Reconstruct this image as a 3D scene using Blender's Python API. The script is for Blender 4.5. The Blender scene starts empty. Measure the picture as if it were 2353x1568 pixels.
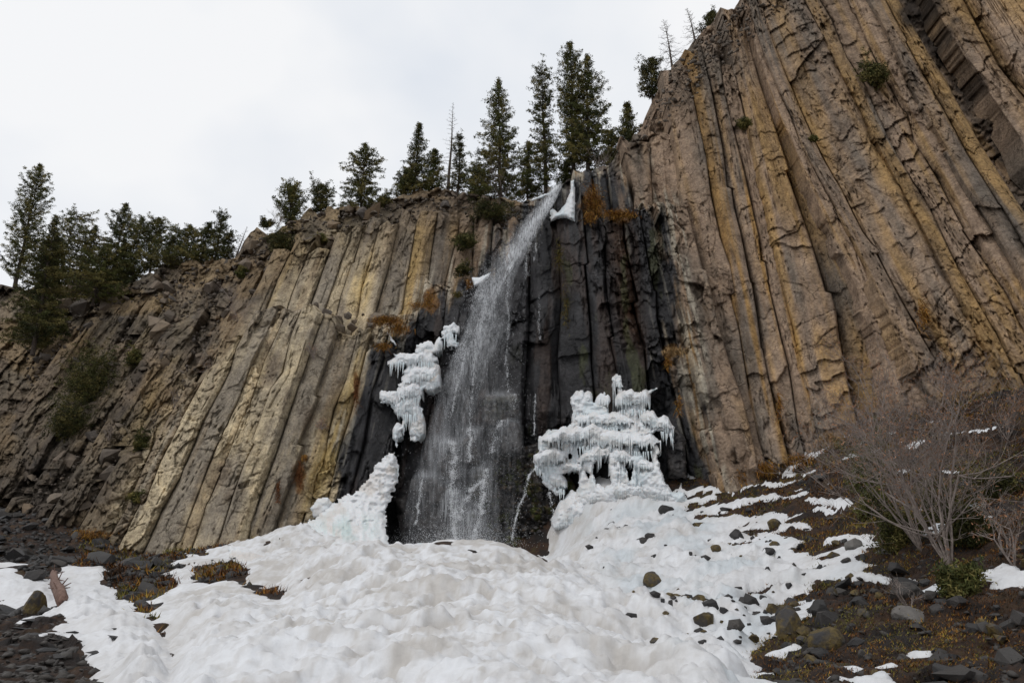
import bpy, bmesh, math, random
import numpy as np

# ------------------------------------------------------------------ camera, world, sun, exposure
SC = bpy.context.scene
COL = SC.collection
IW, IH, FPX = 2353.0, 1568.0, 1750.0          # picture size and focal length in picture units
PITCH = math.radians(18.0)
CAMZ = 1.7
cam_d = bpy.data.cameras.new('camera')
cam_d.sensor_width = 36.0
cam_d.lens = 36.0 * FPX / IW
cam_d.clip_start = 0.1
cam_d.clip_end = 2000.0
cam = bpy.data.objects.new('camera', cam_d)
cam.location = (0, 0, CAMZ)
cam.rotation_euler = (math.pi / 2 + PITCH, 0, 0)
COL.objects.link(cam)
SC.camera = cam

SUN_ELEV, SUN_AZ = math.radians(58), math.radians(-125)   # behind the camera, a little to the left
world = bpy.data.worlds.new('World')
SC.world = world
world.use_nodes = True
wn, wl = world.node_tree.nodes, world.node_tree.links
wn.clear()
w_out = wn.new('ShaderNodeOutputWorld')
w_sky = wn.new('ShaderNodeTexSky')
w_sky.sky_type = 'NISHITA'
w_sky.sun_disc = False
w_sky.sun_elevation = SUN_ELEV
w_sky.sun_rotation = SUN_AZ
w_sky.air_density = 1.0
w_sky.dust_density = 2.0
w_bg1 = wn.new('ShaderNodeBackground'); w_bg1.inputs['Strength'].default_value = 0.10
wl.new(w_sky.outputs['Color'], w_bg1.inputs['Color'])
# closed cloud deck: soft large cells of pale grey and white
w_tc = wn.new('ShaderNodeTexCoord')
w_map = wn.new('ShaderNodeMapping'); w_map.inputs['Scale'].default_value = (1.6, 1.6, 2.2)
w_no = wn.new('ShaderNodeTexNoise'); w_no.inputs['Scale'].default_value = 1.9; w_no.inputs['Detail'].default_value = 4.0
w_no.inputs['Roughness'].default_value = 0.45
w_cr = wn.new('ShaderNodeValToRGB')
w_cr.color_ramp.elements[0].position = 0.36; w_cr.color_ramp.elements[0].color = (0.80, 0.84, 0.90, 1)
w_cr.color_ramp.elements[1].position = 0.58; w_cr.color_ramp.elements[1].color = (0.97, 0.975, 0.985, 1)
wl.new(w_tc.outputs['Generated'], w_map.inputs['Vector'])
wl.new(w_map.outputs['Vector'], w_no.inputs['Vector'])
wl.new(w_no.outputs['Fac'], w_cr.inputs['Fac'])
w_bg2 = wn.new('ShaderNodeBackground'); w_bg2.inputs['Strength'].default_value = 1.0
wl.new(w_cr.outputs['Color'], w_bg2.inputs['Color'])
w_mix = wn.new('ShaderNodeMixShader'); w_mix.inputs['Fac'].default_value = 0.93
wl.new(w_bg1.outputs[0], w_mix.inputs[1]); wl.new(w_bg2.outputs[0], w_mix.inputs[2])
wl.new(w_mix.outputs[0], w_out.inputs['Surface'])

sun_d = bpy.data.lights.new('sun', 'SUN')
sun_d.energy = 0.95
sun_d.angle = math.radians(14)
sun_d.color = (1.0, 0.97, 0.93)
sun = bpy.data.objects.new('sun', sun_d)
COL.objects.link(sun)
sun.rotation_euler = (math.pi / 2 - SUN_ELEV, 0, math.radians(-55))
sun.location = (-15, -20, 60)

SC.view_settings.view_transform = 'Standard'
SC.view_settings.look = 'None'
SC.view_settings.exposure = 0.0
SC.view_settings.gamma = 1.0
SC.view_settings.use_curve_mapping = False
SC.render.engine = 'CYCLES'
SC.cycles.transparent_max_bounces = 24
SC.cycles.max_bounces = 6

# ------------------------------------------------------------------ geometry of the view
CP, SP = math.cos(PITCH), math.sin(PITCH)

def at(x, v, Y):
    """world point seen at picture position (x, v) and standing at world depth Y"""
    x = np.asarray(x, float); v = np.asarray(v, float); Y = np.asarray(Y, float)
    cx = (x - IW / 2) / FPX; cy = (IH / 2 - v) / FPX
    dy = CP - cy * SP; dz = SP + cy * CP
    t = Y / dy
    return np.stack(np.broadcast_arrays(cx * t, Y, CAMZ + dz * t), -1)

def project(P):
    X, Y, Z = P[..., 0], P[..., 1], P[..., 2] - CAMZ
    d = Y * CP + Z * SP
    d = np.maximum(d, 0.2)
    return IW / 2 + FPX * X / d, IH / 2 - FPX * (-Y * SP + Z * CP) / d

class TPS:
    def __init__(self, pts, smooth=0.0):
        p = np.array(pts, float)
        self.xy, self.f = p[:, :-1], p[:, -1]
        self.sc = np.ptp(self.xy, axis=0).max()
        q = self.xy / self.sc
        n = len(q)
        K = self.k(q, q) + np.eye(n) * smooth
        Pm = np.c_[np.ones(n), q]
        A = np.zeros((n + 3, n + 3)); A[:n, :n] = K; A[:n, n:] = Pm; A[n:, :n] = Pm.T
        self.w = np.linalg.solve(A, np.r_[self.f, 0, 0, 0]); self.q = q
    @staticmethod
    def k(a, b):
        r2 = ((a[:, None, :] - b[None, :, :]) ** 2).sum(-1)
        return 0.5 * r2 * np.log(r2 + 1e-12)
    def __call__(self, x, y):
        sh = np.broadcast(x, y).shape
        q = np.stack(np.broadcast_arrays(x, y), -1).reshape(-1, 2) / self.sc
        out = np.empty(len(q)); n = len(self.q)
        for i in range(0, len(q), 60000):
            s = q[i:i + 60000]
            out[i:i + 60000] = self.k(s, self.q) @ self.w[:n] + self.w[n] + s @ self.w[n + 1:]
        return out.reshape(sh)

# ------------------------------------------------------------------ noise
def h2(ix, iy, seed):
    h = (ix.astype(np.int64) * 374761393 + iy.astype(np.int64) * 668265263 + seed * 974634777) & 0xffffffff
    h = ((h ^ (h >> 13)) * 1274126177) & 0xffffffff
    h = ((h ^ (h >> 16)) * 2246822519) & 0xffffffff
    return ((h ^ (h >> 15)) & 0xffffff) / float(0xffffff)

def vn(x, y, seed=0):
    x, y = np.broadcast_arrays(np.asarray(x, float), np.asarray(y, float))
    ix, iy = np.floor(x), np.floor(y)
    fx, fy = x - ix, y - iy
    fx = fx * fx * (3 - 2 * fx); fy = fy * fy * (3 - 2 * fy)
    a, b = h2(ix, iy, seed), h2(ix + 1, iy, seed)
    c, d = h2(ix, iy + 1, seed), h2(ix + 1, iy + 1, seed)
    return (a + (b - a) * fx) * (1 - fy) + (c + (d - c) * fx) * fy

def fbm(x, y, octv=4, seed=0, gain=0.5):
    s, a, t = 0.0, 1.0, 0.0
    for o in range(octv):
        s = s + a * vn(np.asarray(x) * 2 ** o + 17.3 * o, np.asarray(y) * 2 ** o - 9.1 * o, seed + o * 13)
        t += a; a *= gain
    return s / t

def facets(x, y, seed=0):
    """broken-rock relief: every cell is a tilted plane. returns height about -1..1, cell random, border distance"""
    x, y = np.broadcast_arrays(np.asarray(x, float), np.asarray(y, float))
    ix, iy = np.floor(x), np.floor(y)
    b1 = np.full(x.shape, 9.0); b2 = np.full(x.shape, 9.0); hh = np.zeros(x.shape); rr = np.zeros(x.shape)
    for dx in (-1, 0, 1):
        for dy in (-1, 0, 1):
            cx, cy = ix + dx, iy + dy
            px = cx + h2(cx, cy, seed); py = cy + h2(cx, cy, seed + 1)
            ex, ey = x - px, y - py
            d = ex * ex + ey * ey
            r = h2(cx, cy, seed + 2)
            g1 = h2(cx, cy, seed + 3) * 2 - 1; g2 = h2(cx, cy, seed + 4) * 2 - 1
            h = (r * 2 - 1) * 0.7 + g1 * ex * 1.1 + g2 * ey * 1.1
            new = d < b1
            b2 = np.where(new, b1, np.minimum(b2, d))
            b1 = np.where(new, d, b1); hh = np.where(new, h, hh); rr = np.where(new, r, rr)
    return hh, rr, np.sqrt(b2) - np.sqrt(b1)

def sstep(a, b, x):
    t = np.clip((x - a) / (b - a), 0, 1)
    return t * t * (3 - 2 * t)

def sdist(poly, x, y):
    """signed distance to a polygon, positive inside"""
    x, y = np.broadcast_arrays(np.asarray(x, float), np.asarray(y, float))
    d = np.full(x.shape, 1e9); ins = np.zeros(x.shape, bool)
    n = len(poly)
    for i in range(n):
        x0, y0 = poly[i]; x1, y1 = poly[(i + 1) % n]
        ex, ey = x1 - x0, y1 - y0
        t = np.clip(((x - x0) * ex + (y - y0) * ey) / (ex * ex + ey * ey + 1e-9), 0, 1)
        d = np.minimum(d, (x - x0 - t * ex) ** 2 + (y - y0 - t * ey) ** 2)
        c = (y0 > y) != (y1 > y)
        with np.errstate(divide='ignore', invalid='ignore'):
            xi = ex * (y - y0) / (ey if ey != 0 else 1e-9) + x0
        ins ^= c & (x < xi)
    d = np.sqrt(d)
    return np.where(ins, d, -d)

def poly_y(pl, x):
    p = np.array(pl, float)
    return np.interp(x, p[:, 0], p[:, 1])

def mixc(a, b, t):
    return a + (b - a) * t[..., None]

# ------------------------------------------------------------------ mesh and object helpers
def mk_mesh(name, V, F, mat=None, col=None, smooth=False):
    V = np.ascontiguousarray(V, np.float32).reshape(-1, 3)
    F = np.ascontiguousarray(F, np.int32)
    me = bpy.data.meshes.new(name)
    k = F.shape[1]
    me.vertices.add(len(V)); me.vertices.foreach_set('co', V.ravel())
    me.loops.add(F.size); me.loops.foreach_set('vertex_index', F.ravel())
    me.polygons.add(len(F)); me.polygons.foreach_set('loop_start', np.arange(0, F.size, k, dtype=np.int32))
    if smooth:
        me.polygons.foreach_set('use_smooth', np.ones(len(F), bool))
    me.update(calc_edges=True)
    if col is not None:
        a = me.attributes.new('col', 'FLOAT_COLOR', 'POINT')
        a.data.foreach_set('color', np.ascontiguousarray(col, np.float32).ravel())
    if mat:
        me.materials.append(mat)
    return me

def obj(name, me, parent=None, label=None, cat=None, group=None, kind=None):
    o = bpy.data.objects.new(name, me)
    COL.objects.link(o)
    if parent is not None:
        o.parent = parent
        o.matrix_parent_inverse = parent.matrix_basis.inverted() if me is not None and not parent.get('local') else o.matrix_parent_inverse
    if label: o['label'] = label
    if cat: o['category'] = cat
    if group: o['group'] = group
    if kind: o['kind'] = kind
    return o

def gridf(nr, nc):
    i = np.arange(nr - 1)[:, None] * nc + np.arange(nc - 1)[None, :]
    return np.stack([i, i + nc, i + nc + 1, i + 1], -1).reshape(-1, 4)

class Tri:
    """collects triangles and tubes"""
    def __init__(self): self.v = []; self.f = []; self.n = 0; self.c = []
    def add(self, V, F, c=None):
        V = np.asarray(V, float).reshape(-1, 3); F = np.asarray(F, int)
        self.v.append(V); self.f.append(F + self.n); self.n += len(V)
        if c is not None: self.c.append(np.broadcast_to(np.asarray(c, float), (len(V), 4)))
    def tube(self, pts, rad, sides=4, c=None):
        pts = np.asarray(pts, float); m = len(pts)
        rad = np.broadcast_to(np.asarray(rad, float), (m,))
        d = np.gradient(pts, axis=0); d /= np.linalg.norm(d, axis=1)[:, None] + 1e-9
        up = np.array([0, 0, 1.0]) if abs(d[0][2]) < 0.9 else np.array([1.0, 0, 0])
        a = np.cross(d, up); a /= np.linalg.norm(a, axis=1)[:, None] + 1e-9
        b = np.cross(d, a)
        th = np.arange(sides) * 2 * math.pi / sides
        V = pts[:, None] + rad[:, None, None] * (a[:, None] * np.cos(th)[None, :, None] + b[:, None] * np.sin(th)[None, :, None])
        i = np.arange(m - 1)[:, None] * sides; j = np.arange(sides)[None]; k = (j + 1) % sides
        F = np.concatenate([np.stack([i + j, i + k, i + sides + k], -1).reshape(-1, 3),
                            np.stack([i + j, i + sides + k, i + sides + j], -1).reshape(-1, 3)])
        self.add(V, F, c)
    def mesh(self, name, mat, smooth=False):
        return mk_mesh(name, np.concatenate(self.v), np.concatenate(self.f), mat, np.concatenate(self.c) if self.c else None, smooth)

# ------------------------------------------------------------------ materials
def new_mat(name):
    m = bpy.data.materials.new(name); m.use_nodes = True
    nt = m.node_tree
    return m, nt, nt.nodes, nt.links, nt.nodes['Principled BSDF']

def noise(n, l, scale, detail=4, rough=0.55, coord='Object', vec=None):
    t = n.new('ShaderNodeTexNoise')
    t.inputs['Scale'].default_value = scale; t.inputs['Detail'].default_value = detail; t.inputs['Roughness'].default_value = rough
    if vec is None:
        tc = n.new('ShaderNodeTexCoord'); vec = tc.outputs[coord]
    l.new(vec, t.inputs['Vector'])
    return t.outputs['Fac']

def ramp(n, l, fac, stops):
    r = n.new('ShaderNodeValToRGB')
    e = r.color_ramp.elements
    while len(e) < len(stops): e.new(0.5)
    for q, (p, c) in zip(e, stops):
        q.position = p; q.color = (*c, 1) if len(c) == 3 else c
    l.new(fac, r.inputs['Fac'])
    return r.outputs['Color']

def mulc(n, l, a, b, fac=1.0):
    m = n.new('ShaderNodeMixRGB'); m.blend_type = 'MULTIPLY'; m.inputs['Fac'].default_value = fac
    l.new(a, m.inputs[1]); l.new(b, m.inputs[2])
    return m.outputs[0]

def bump(n, l, bs, height, strength=0.5, dist=0.1):
    b = n.new('ShaderNodeBump'); b.inputs['Strength'].default_value = strength; b.inputs['Distance'].default_value = dist
    l.new(height, b.inputs['Height']); l.new(b.outputs[0], bs.inputs['Normal'])

def rock_material():
    m, nt, n, l, bs = new_mat('cliff_rock')
    a = n.new('ShaderNodeAttribute'); a.attribute_name = 'col'
    f = noise(n, l, 1.3, 8, 0.65)
    g = noise(n, l, 7.0, 5, 0.6)
    c1 = ramp(n, l, f, [(0.28, (0.50, 0.47, 0.45)), (0.5, (1, 1, 1)), (0.72, (1.4, 1.36, 1.28))])
    c2 = ramp(n, l, g, [(0.3, (0.62, 0.60, 0.59)), (0.6, (1.12, 1.12, 1.12))])
    # hairline cracks, drawn out along the columns
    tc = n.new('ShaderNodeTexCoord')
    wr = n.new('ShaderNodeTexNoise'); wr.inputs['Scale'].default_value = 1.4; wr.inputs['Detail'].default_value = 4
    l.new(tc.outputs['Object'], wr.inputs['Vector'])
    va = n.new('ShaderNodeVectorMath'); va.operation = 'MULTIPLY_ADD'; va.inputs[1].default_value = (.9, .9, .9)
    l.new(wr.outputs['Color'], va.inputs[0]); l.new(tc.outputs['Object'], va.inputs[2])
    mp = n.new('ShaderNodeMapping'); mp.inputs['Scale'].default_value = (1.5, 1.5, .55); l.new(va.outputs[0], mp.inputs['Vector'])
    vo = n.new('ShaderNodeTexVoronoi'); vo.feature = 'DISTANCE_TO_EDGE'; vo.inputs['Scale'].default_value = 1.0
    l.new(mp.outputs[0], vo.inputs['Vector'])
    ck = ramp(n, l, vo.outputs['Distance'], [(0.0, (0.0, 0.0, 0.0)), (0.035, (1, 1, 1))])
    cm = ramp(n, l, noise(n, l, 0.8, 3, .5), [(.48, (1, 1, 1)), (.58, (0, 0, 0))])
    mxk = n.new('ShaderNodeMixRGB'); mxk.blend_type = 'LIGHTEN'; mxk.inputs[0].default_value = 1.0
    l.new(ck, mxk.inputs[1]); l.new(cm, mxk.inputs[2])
    c3 = ramp(n, l, mxk.outputs[0], [(0.0, (.34, .31, .29)), (.8, (1, 1, 1))])  # crack contrast painted into the colour, besides the bump's own shading
    hb = n.new('ShaderNodeMath'); hb.operation = 'MULTIPLY_ADD'; hb.inputs[1].default_value = .35
    l.new(mxk.outputs[0], hb.inputs[0]); l.new(noise(n, l, 5.0, 8, .72), hb.inputs[2])
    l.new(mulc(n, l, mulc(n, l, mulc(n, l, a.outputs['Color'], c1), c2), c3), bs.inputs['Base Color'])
    mr = n.new('ShaderNodeMapRange'); mr.inputs['To Min'].default_value = 0.92; mr.inputs['To Max'].default_value = 0.40
    l.new(a.outputs['Alpha'], mr.inputs['Value']); l.new(mr.outputs[0], bs.inputs['Roughness'])
    bs.inputs['Specular IOR Level'].default_value = 0.25
    bump(n, l, bs, hb.outputs[0], 0.8, 0.16)
    return m

def stone_material(name, cols, rough=0.85, moss=0.0, bstr=0.5):
    m, nt, n, l, bs = new_mat(name)
    oi = n.new('ShaderNodeObjectInfo')
    c0 = ramp(n, l, oi.outputs['Random'], [(i / (len(cols) - 1), c) for i, c in enumerate(cols)])
    geo = n.new('ShaderNodeNewGeometry')
    f = noise(n, l, 2.3, 8, 0.65, vec=geo.outputs['Position'])
    c1 = ramp(n, l, f, [(0.25, (0.55, 0.54, 0.53)), (0.5, (1, 1, 1)), (0.75, (1.35, 1.3, 1.25))])
    c = mulc(n, l, c0, c1)
    if moss:
        mx = n.new('ShaderNodeMixRGB')
        mm = ramp(n, l, noise(n, l, 2.8, 5, 0.6, vec=geo.outputs['Position']), [(0.5 - 0.1 * moss, (0, 0, 0)), (0.62 - 0.1 * moss, (1, 1, 1))])
        mc = ramp(n, l, noise(n, l, 14, 3, 0.6, vec=geo.outputs['Position']), [(0.35, (0.035, 0.022, 0.006)), (0.65, (0.11, 0.075, 0.016))])
        l.new(mm, mx.inputs['Fac']); l.new(c, mx.inputs[1]); l.new(mc, mx.inputs[2]); c = mx.outputs[0]
    l.new(c, bs.inputs['Base Color'])
    bs.inputs['Roughness'].default_value = rough
    bump(n, l, bs, noise(n, l, 9.0, 8, 0.7, vec=geo.outputs['Position']), bstr, 0.06)
    return m

def snow_material(name, ice=0.0):
    m, nt, n, l, bs = new_mat(name)
    a = n.new('ShaderNodeAttribute'); a.attribute_name = 'col'
    geo = n.new('ShaderNodeNewGeometry')
    g = noise(n, l, 6.0, 6, 0.65, vec=geo.outputs['Position'])
    c2 = ramp(n, l, g, [(0.3, (0.90, 0.89, 0.88)), (0.6, (1.0, 1.0, 1.0))])
    l.new(mulc(n, l, a.outputs['Color'], c2), bs.inputs['Base Color'])
    mr = n.new('ShaderNodeMapRange'); mr.inputs['To Min'].default_value = 0.75; mr.inputs['To Max'].default_value = 0.22
    l.new(a.outputs['Alpha'], mr.inputs['Value']); l.new(mr.outputs[0], bs.inputs['Roughness'])
    bs.inputs['Specular IOR Level'].default_value = 0.35
    bs.inputs['Subsurface Weight'].default_value = 0.25 if ice else 0.0
    bs.inputs['Subsurface Radius'].default_value = (0.25, 0.35, 0.4)
    bs.inputs['Subsurface Scale'].default_value = 0.3
    bump(n, l, bs, noise(n, l, 11.0, 6, 0.65, vec=geo.outputs['Position']), 0.35, 0.06)
    return m

def ground_material():
    m, nt, n, l, bs = new_mat('mossy_earth')
    f = noise(n, l, 0.9, 8, 0.7)
    g = noise(n, l, 5.5, 6, 0.7)
    c = ramp(n, l, f, [(0.34, (0.008, 0.006, 0.005)), (0.46, (0.016, 0.008, 0.005)), (0.56, (0.045, 0.020, 0.007)), (0.68, (0.045, 0.034, 0.009))])
    c2 = ramp(n, l, g, [(0.3, (0.35, 0.33, 0.32)), (0.6, (1.3, 1.25, 1.15))])
    l.new(mulc(n, l, c, c2), bs.inputs['Base Color'])
    bs.inputs['Roughness'].default_value = 0.9
    bump(n, l, bs, noise(n, l, 8.0, 8, 0.75), 0.9, 0.15)
    return m

M_ROCK = rock_material()
M_DARKSTONE = stone_material('dark_stone', [(0.012, 0.011, 0.011), (0.028, 0.024, 0.022), (0.017, 0.017, 0.018), (0.042, 0.036, 0.031)], 0.65)
M_MOSSSTONE = stone_material('mossy_stone', [(0.022, 0.020, 0.020), (0.045, 0.040, 0.037)], 0.7, moss=1.0)
M_PALESTONE = stone_material('pale_stone', [(0.17, 0.16, 0.15), (0.13, 0.12, 0.11)], 0.8)
M_TALUS = stone_material('talus_stone', [(0.07, 0.058, 0.047), (0.15, 0.115, 0.085), (0.11, 0.09, 0.072), (0.19, 0.145, 0.10), (0.09, 0.078, 0.07), (0.17, 0.115, 0.065)], 0.9)
M_SNOW = snow_material('snow')
M_ICE = snow_material('ice', 1.0)
M_GROUND = ground_material()

# ------------------------------------------------------------------ the cliffs
VPX, VPV = 1250.0, -750.0                      # the columns fan out from this point above
def fan_x(s, v): return VPX + s * (v - VPV)
def fan_s(x, v): return (x - VPX) / (v - VPV)
# the right-hand wall: joints read off at seven heights, steeper on the left, leaning more to the right
RV = [-160, 50, 300, 569, 950, 1190]
RK = np.array([[1385, 1400, 1425, 1470, 1548, 1590], [1475, 1505, 1545, 1592, 1668, 1715], [1560, 1600, 1650, 1705, 1785, 1835], [1620, 1660, 1718, 1784, 1868, 1920], [1660, 1700, 1780, 1875, 1965, 2020], [1690, 1726, 1815, 1966, 2120, 2210],
               [1712, 1755, 1858, 2019, 2205, 2320], [1775, 1873, 1995, 2144, 2350, 2480], [1850, 1950, 2070, 2219, 2430, 2560], [1925, 2020, 2145, 2304, 2520, 2660], [1990, 2086, 2240, 2420, 2640, 2790], [2120, 2230, 2390, 2600, 2830, 2990], [2275, 2390, 2570, 2800, 3040, 3200]], float)
RC = np.array([np.polyfit(np.array(RV) / 500.0, k, 3) for k in RK])
def right_x(q, v):
    q, v = np.broadcast_arrays(np.asarray(q, float), np.asarray(v, float))
    i = np.clip(np.floor(q).astype(int), 0, len(RC) - 2); f = q - i
    t = v / 500.0
    p = lambda c: ((c[..., 0] * t + c[..., 1]) * t + c[..., 2]) * t + c[..., 3]
    return p(RC[i]) * (1 - f) + p(RC[i + 1]) * f

SKY = [(-400, 660), (40, 655), (130, 655), (250, 660), (310, 645), (400, 605), (480, 603), (540, 592), (575, 540), (590, 528), (610, 548), (650, 525),
       (700, 490), (760, 482), (850, 470), (920, 450), (960, 437), (1050, 437), (1120, 455), (1190, 462), (1240, 445), (1290, 422), (1330, 395), (1400, 385),
       (1430, 340), (1478, 290), (1492, 250), (1520, 190), (1545, 150), (1590, 100), (1650, 50), (1700, 0), (1760, -60), (1850, -130), (1900, -160), (3200, -160)]
D_BACK = TPS([(-300, 1300, 60), (-300, 650, 84), (50, 1230, 55), (50, 650, 74), (200, 900, 62), (200, 655, 71), (400, 1290, 49), (400, 900, 57), (400, 605, 66),
              (600, 1260, 48), (600, 530, 61), (600, 760, 55.5), (850, 470, 58.5), (850, 1200, 48), (1050, 437, 58.5), (1050, 700, 53.5), (1200, 1280, 49.5), (1250, 445, 55),
              (1400, 385, 51.5), (1430, 340, 51), (1430, 1100, 47), (1650, 50, 50), (1650, 1150, 43.5), (2000, 1020, 38.5), (2000, 200, 44), (2353, 880, 34), (2353, -120, 43), (2700, 850, 30), (2700, -120, 40)])
D_RIGHT = TPS([(1430, 400, 48.3), (1430, 1100, 45.5), (1650, 400, 44.5), (1650, 1100, 40.8), (2000, 200, 41.5), (2000, 1000, 36.2), (2353, 0, 39.5), (2353, 850, 31.5), (2650, 800, 28.0), (2650, 0, 36)])
D_LOW = TPS([(200, 1270, 50), (250, 1000, 54), (550, 1240, 46.5), (550, 760, 51), (800, 1200, 45.2), (800, 740, 48.5), (1000, 1250, 46.5), (1000, 650, 49.5), (1150, 1250, 47), (1150, 600, 49.5),
             (1300, 1250, 46.2), (1300, 420, 49), (1450, 1100, 43.6), (1450, 490, 45.3), (1640, 1150, 39.9), (1600, 520, 42.3)])
D_UP = TPS([(500, 720, 54.5), (500, 600, 57.5), (850, 740, 51.5), (850, 500, 54.5), (1150, 650, 52), (1150, 480, 54.5), (1320, 500, 52.5), (1320, 440, 53)])
D_TIER = TPS([(1290, 400, 49.5), (1290, 560, 49), (1450, 400, 48.0), (1450, 560, 47), (1370, 480, 48.2)])

WET = [(1215, 440), (1280, 400), (1340, 380), (1440, 385), (1455, 480), (1525, 485), (1545, 600), (1570, 800), (1615, 1000), (1650, 1170), (1500, 1320), (850, 1320), (735, 1210),
       (800, 980), (850, 800), (905, 770), (985, 665), (1080, 630), (1150, 560)]

def rock_colour(x, v, a, seed, tint, kind, sp=None):
    """x, v place on the face; a across-column coordinate; returns colour and wetness"""
    A = np.array
    s = fan_s(x, v) * 1300.0 if sp is None else sp
    big = fbm(x / 230.0, v / 260.0, 3, 91)
    streak = fbm(s / 26.0, v / 330.0, 4, 92)
    fine = fbm(s / 9.0, v / 90.0, 3, 93)
    blot = fbm(x / 45.0, v / 45.0, 4, 94)
    left = sstep(1150, 700, x)
    beige = mixc(A([.30, .218, .155]), A([.56, .465, .31]), left)
    grey = mixc(A([.165, .138, .112]), A([.29, .25, .195]), left)
    ochre = mixc(A([.35, .215, .072]), A([.58, .43, .175]), left)
    gold = A([.34, .185, .035]); brown = A([.135, .095, .062]); dark = A([.075, .062, .052])
    c = mixc(grey + 0 * x[..., None], beige, sstep(.38, .62, big * .40 + streak * .42 + tint[0] * .30 + (fbm(x / 60., v / 90., 3, 118) - .5) * .25))
    ow = sstep(.44, .66, streak * .5 + big * .4 + (tint[1] - .5) * .26 - .015) * (.72 + .13 * left)
    c = mixc(c, ochre, ow)
    gw = sstep(.62, .74, fbm(s / 20.0, v / 500.0, 3, 95) * .7 + tint[2] * .33) * .75
    c = mixc(c, gold, gw * .8 * sstep(1450, 1560, x) * sstep(2000, 1850, x) + gw * .25 * left)
    c = mixc(c, brown, sstep(.55, .75, fbm(s / 34.0, v / 120.0, 3, 96)) * (.38 + .2 * left))
    c = mixc(c, dark, sstep(.62, .8, fine * .6 + blot * .4) * .35)
    c = c * (0.86 + 0.28 * tint[3])
    # grey-brown, duller rock high up on the left and in the talus
    tal = sstep(120, -60, v - np.interp(x, [0, 300, 420, 520, 620, 760, 1000, 1300], [1500, 1060, 860, 770, 640, 540, 500, 470])) * sstep(1330, 1200, x)
    tc = mixc(A([.062, .050, .040]) + 0 * x[..., None], A([.165, .125, .088]), sstep(.3, .7, blot))
    tc = mixc(tc, A([.27, .18, .085]), sstep(.50, .66, fbm(x / 90., v / 70., 3, 111)) * .6)
    c = mixc(c, tc, tal * .82)
    # far left foot nearly black; upper right cleft's shade painted into the colour
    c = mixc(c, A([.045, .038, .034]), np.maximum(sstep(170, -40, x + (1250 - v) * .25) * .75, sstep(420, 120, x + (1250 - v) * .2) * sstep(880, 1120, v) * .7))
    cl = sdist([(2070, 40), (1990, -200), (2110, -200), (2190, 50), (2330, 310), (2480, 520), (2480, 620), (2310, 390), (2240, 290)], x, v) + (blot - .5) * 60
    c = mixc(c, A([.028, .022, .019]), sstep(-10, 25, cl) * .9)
    c = mixc(c, A([.05, .04, .033]), sstep(950, 1120, v + (x - 1900) * .45) * sstep(1640, 1700, x) * .55)
    # the wet black rock round the fall, mineral-streaked along its edge
    w = sdist(WET, x, v) + (fbm(s / 16.0, v / 170.0, 4, 97) - .5) * 120 + (blot - .5) * 40
    edge = np.exp(-((w + 4) / 34.0) ** 2)
    pale = sstep(.48, .62, fbm(s / 7.0, v / 110.0, 3, 98))
    c = mixc(c, A([.44, .40, .32]), edge * pale * .8)
    wet = sstep(-10, 22, w)
    wc = mixc(A([.013, .013, .0145]) + 0 * x[..., None], A([.046, .045, .048]), sstep(.3, .7, streak * .5 + blot * .5))
    wc = mixc(wc, A([.055, .038, .031]), sstep(.56, .70, fbm(s / 30.0, v / 200.0, 3, 99)) * .7)
    wc = mixc(wc, A([.045, .020, .008]), np.exp(-((s - 172) / 26) ** 2) * sstep(470, 520, v) * sstep(860, 740, v) * .9)
    wc = mixc(wc, A([.055, .060, .022]), sstep(.62, .72, fbm(s / 24.0, v / 90.0, 4, 101)) * .6 * sstep(1180, 1280, x + (v - 500) * .1))
    wc = mixc(wc, A([.30, .28, .235]), sstep(.66, .75, fbm(s / 6.0, v / 140.0, 3, 102)) * .5 * sstep(110, 30, w))
    c = mixc(c, wc, wet)
    # moss and rust on ledges
    rust = A([.15, .07, .015])
    for mx, mv, rx, rv in ((1365, 470, 46, 45), (1420, 500, 40, 18), (890, 745, 60, 26), (990, 690, 24, 40), (1545, 808, 30, 24), (820, 905, 12, 60), (690, 1100, 20, 60)):
        k = np.exp(-((x - mx) / rx) ** 2 - ((v - mv) / rv) ** 2)
        c = mixc(c, rust, sstep(.42, .6, k * .7 + (blot - .5) * .9) * .85)
    return np.concatenate([np.clip(c, .008, .8), (wet * .9)[..., None]], -1)

STEP = 2.1
def edge_line(e, v):
    """wandering joint between two columns: straight runs with small kinks"""
    r = random.Random(int(e) * 77 + 5)
    ks, js = [-300.0], [r.uniform(-1, 1)]
    while ks[-1] < 1500:
        ks.append(ks[-1] + r.uniform(35, 150)); js.append(r.uniform(-1, 1))
        if r.random() < .3: ks.append(ks[-1] + 3.0); js.append(r.uniform(-1, 1))
    return np.interp(v, ks, js)

def broken(x, v):
    """where the columns have come apart into blocks"""
    z = fbm(x / 110.0, v / 110.0, 3, 55)
    k = sstep(.54, .70, z) * (.8 - .35 * sstep(1500, 1650, x))
    k = np.maximum(k, sstep(.40, .58, fbm(x / 50.0, v / 60.0, 3, 57)) * np.exp(-((x - 1440) / 100) ** 2 - ((v - 650) / 170) ** 2) * .8)
    k = np.maximum(k, sstep(.40, .60, z + .25 * np.exp(-((v - poly_y(SKY, x)) / 130.0) ** 2)) * sstep(1400, 1500, x) * sstep(420, 250, v) * .75)
    k = np.maximum(k, np.exp(-((x - 2180) / 130) ** 2 - ((v - 800) / 140) ** 2))
    k = np.maximum(k, np.exp(-((x - 1500) / 60) ** 2 - ((v - 560) / 110) ** 2))
    k = np.maximum(k, sstep(520, 330, x + (v - 1000) * .35))
    return k

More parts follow.
